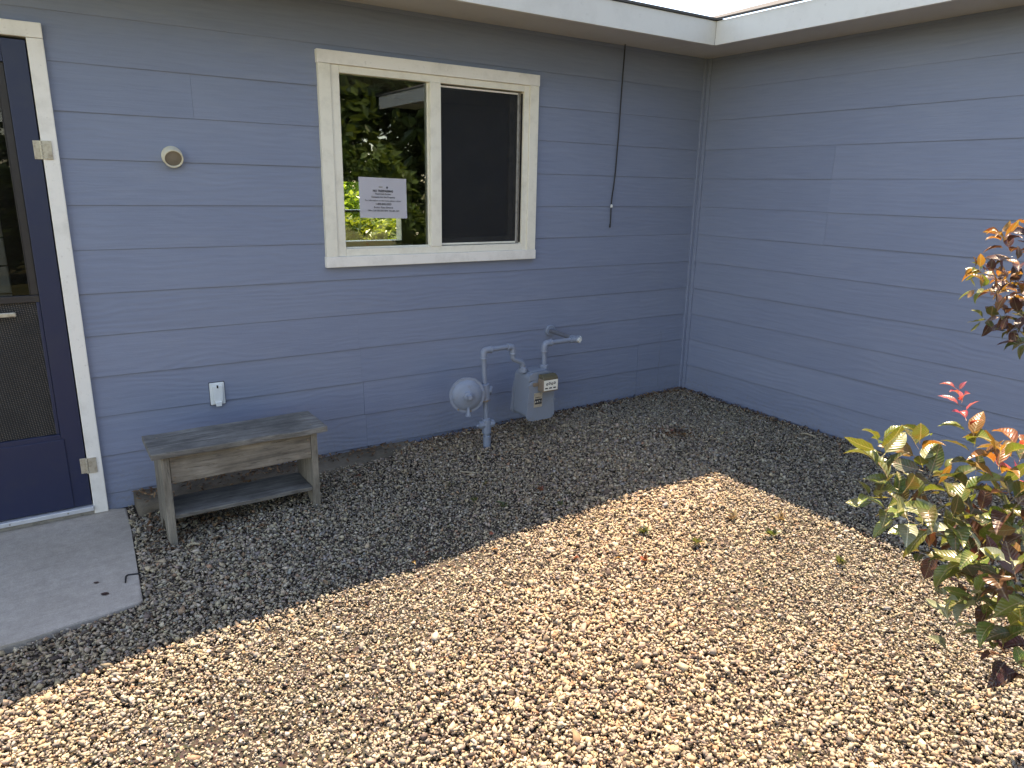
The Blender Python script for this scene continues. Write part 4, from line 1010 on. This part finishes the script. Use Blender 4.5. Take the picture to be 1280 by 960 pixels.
# ------------------------------------------------------------------ garden greenery (behind the house and behind the viewer)
def foliage(name, label, cat, base, crown_c, radii, n, leaf, mat, group=None, trunk_r=.09, clumps=26):
    t = thing(name, label, cat, base, group)
    cs = []
    for _ in range(clumps):
        v = Vector((random.gauss(0, 1), random.gauss(0, 1), random.gauss(0, 1))).normalized() * random.uniform(.35, 1)
        cs.append((Vector((v.x * radii[0], v.y * radii[1], v.z * radii[2])), random.uniform(.22, .42) * min(radii)))
    V = []; F = []
    for i in range(n):
        c, r = random.choice(cs); p = c + rv(1).normalized() * r * random.random() ** .4
        e_ = Euler((random.gauss(0, .7), random.gauss(0, .7), random.random() * 6.28)).to_matrix(); s = leaf * random.uniform(.6, 1.3); b = len(V)
        for u, v in ((0, -1), (.42, 0), (0, 1), (-.42, 0)): V.append(crown_c + p + e_ @ Vector((u * s, v * s, abs(u) * s * .3)) - base)
        F.append((b, b + 1, b + 2, b + 3))
    mesh_obj('crown', V, F, mat, t)
    bm = bmesh.new(); h = crown_c - base
    add_tube(bm, smooth_path([Vector((0, 0, -.1)), h * .45 + Vector((.05, .03, 0)), h * .95], 4), [trunk_r, trunk_r * .9, trunk_r * .8, trunk_r * .7, trunk_r * .6, trunk_r * .5, trunk_r * .4, trunk_r * .35, trunk_r * .3], 9)
    for c, r in cs[:9]:
        add_tube(bm, [h * .5, h * .75 + c * .4, h + c], [trunk_r * .4, trunk_r * .25, trunk_r * .08], 6)
    bm_obj('trunk', bm, M_trunk, t, True); return t
for x, y, zc, rx, rz, lab in [(-1.2, 6.9, .40, 1.1, .62, 'low bright green bush outside the far window, at its left'), (.5, 7.1, .35, 1.1, .62, 'low bright green bush seen through the far window behind the notice'), (2.2, 7.0, .40, 1.1, .6, 'low bright green bush outside the far window, at its right'),
        (-.9, 9.0, .9, 1.3, .8, 'bright green bush in the second row behind the house, at left'), (1.1, 9.2, .9, 1.3, .85, 'bright green bush in the second row behind the house, in the middle'), (3.2, 9.0, .9, 1.3, .8, 'bright green bush in the second row behind the house, at right'),
        (-.2, 12.0, 1.6, 2.0, 1.4, 'tall green bush farthest behind the house, left of two'), (3.4, 12.2, 1.6, 2.0, 1.4, 'tall green bush farthest behind the house, right of two')]:
    foliage('bush', lab, 'bush', Vector((x, y, 0)), Vector((x, y, zc)), (rx, .8, rz), 6500, .075, L_bright, 'bushes behind the house', .05, 40)
for x, y, h, r, lab in [(.2, -9.6, 3.4, 2.3, 'dark tree mirrored at the left of the window pane'), (3.4, -9.0, 3.2, 2.1, 'dark tree mirrored at the right of the window pane'), (-6.5, -13.0, 4.0, 2.6, 'garden tree far behind the viewer')]:
    foliage('tree', lab, 'tree', Vector((x, y, -.1)), Vector((x, y, h)), (r * 1.25, r, 3.0), 12000, .16, L_tree, 'garden trees across the yard', .14, 40)

for i, (x, y) in enumerate([(-9.5, -10.5), (-7.2, -10.0), (-4.9, -10.4), (-2.6, -9.8), (-.4, -7.6), (1.6, -7.2), (3.4, -7.4), (5.4, -7.8)]):  # left four are unseen, added so the door glass mirrors dark leaves
    lab = ['dark garden bush at the far left end of the hedge row', 'second dark bush from the left end of the hedge row', 'third dark bush from the left end of the hedge row', 'dark bush of the hedge row just left of the mirrored ones', 'dark bush mirrored low in the pane beside the notice', 'dark bush mirrored low at the right edge of the pane', 'dark bush second from the right end of the hedge row', 'dark bush at the right end of the hedge row'][i]
    foliage('bush', lab, 'bush', Vector((x, y, -.1)), Vector((x, y, .95)), (1.6, .9, 1.25), 6000, .10, L_tree, 'dark bushes across the yard', .05, 34)
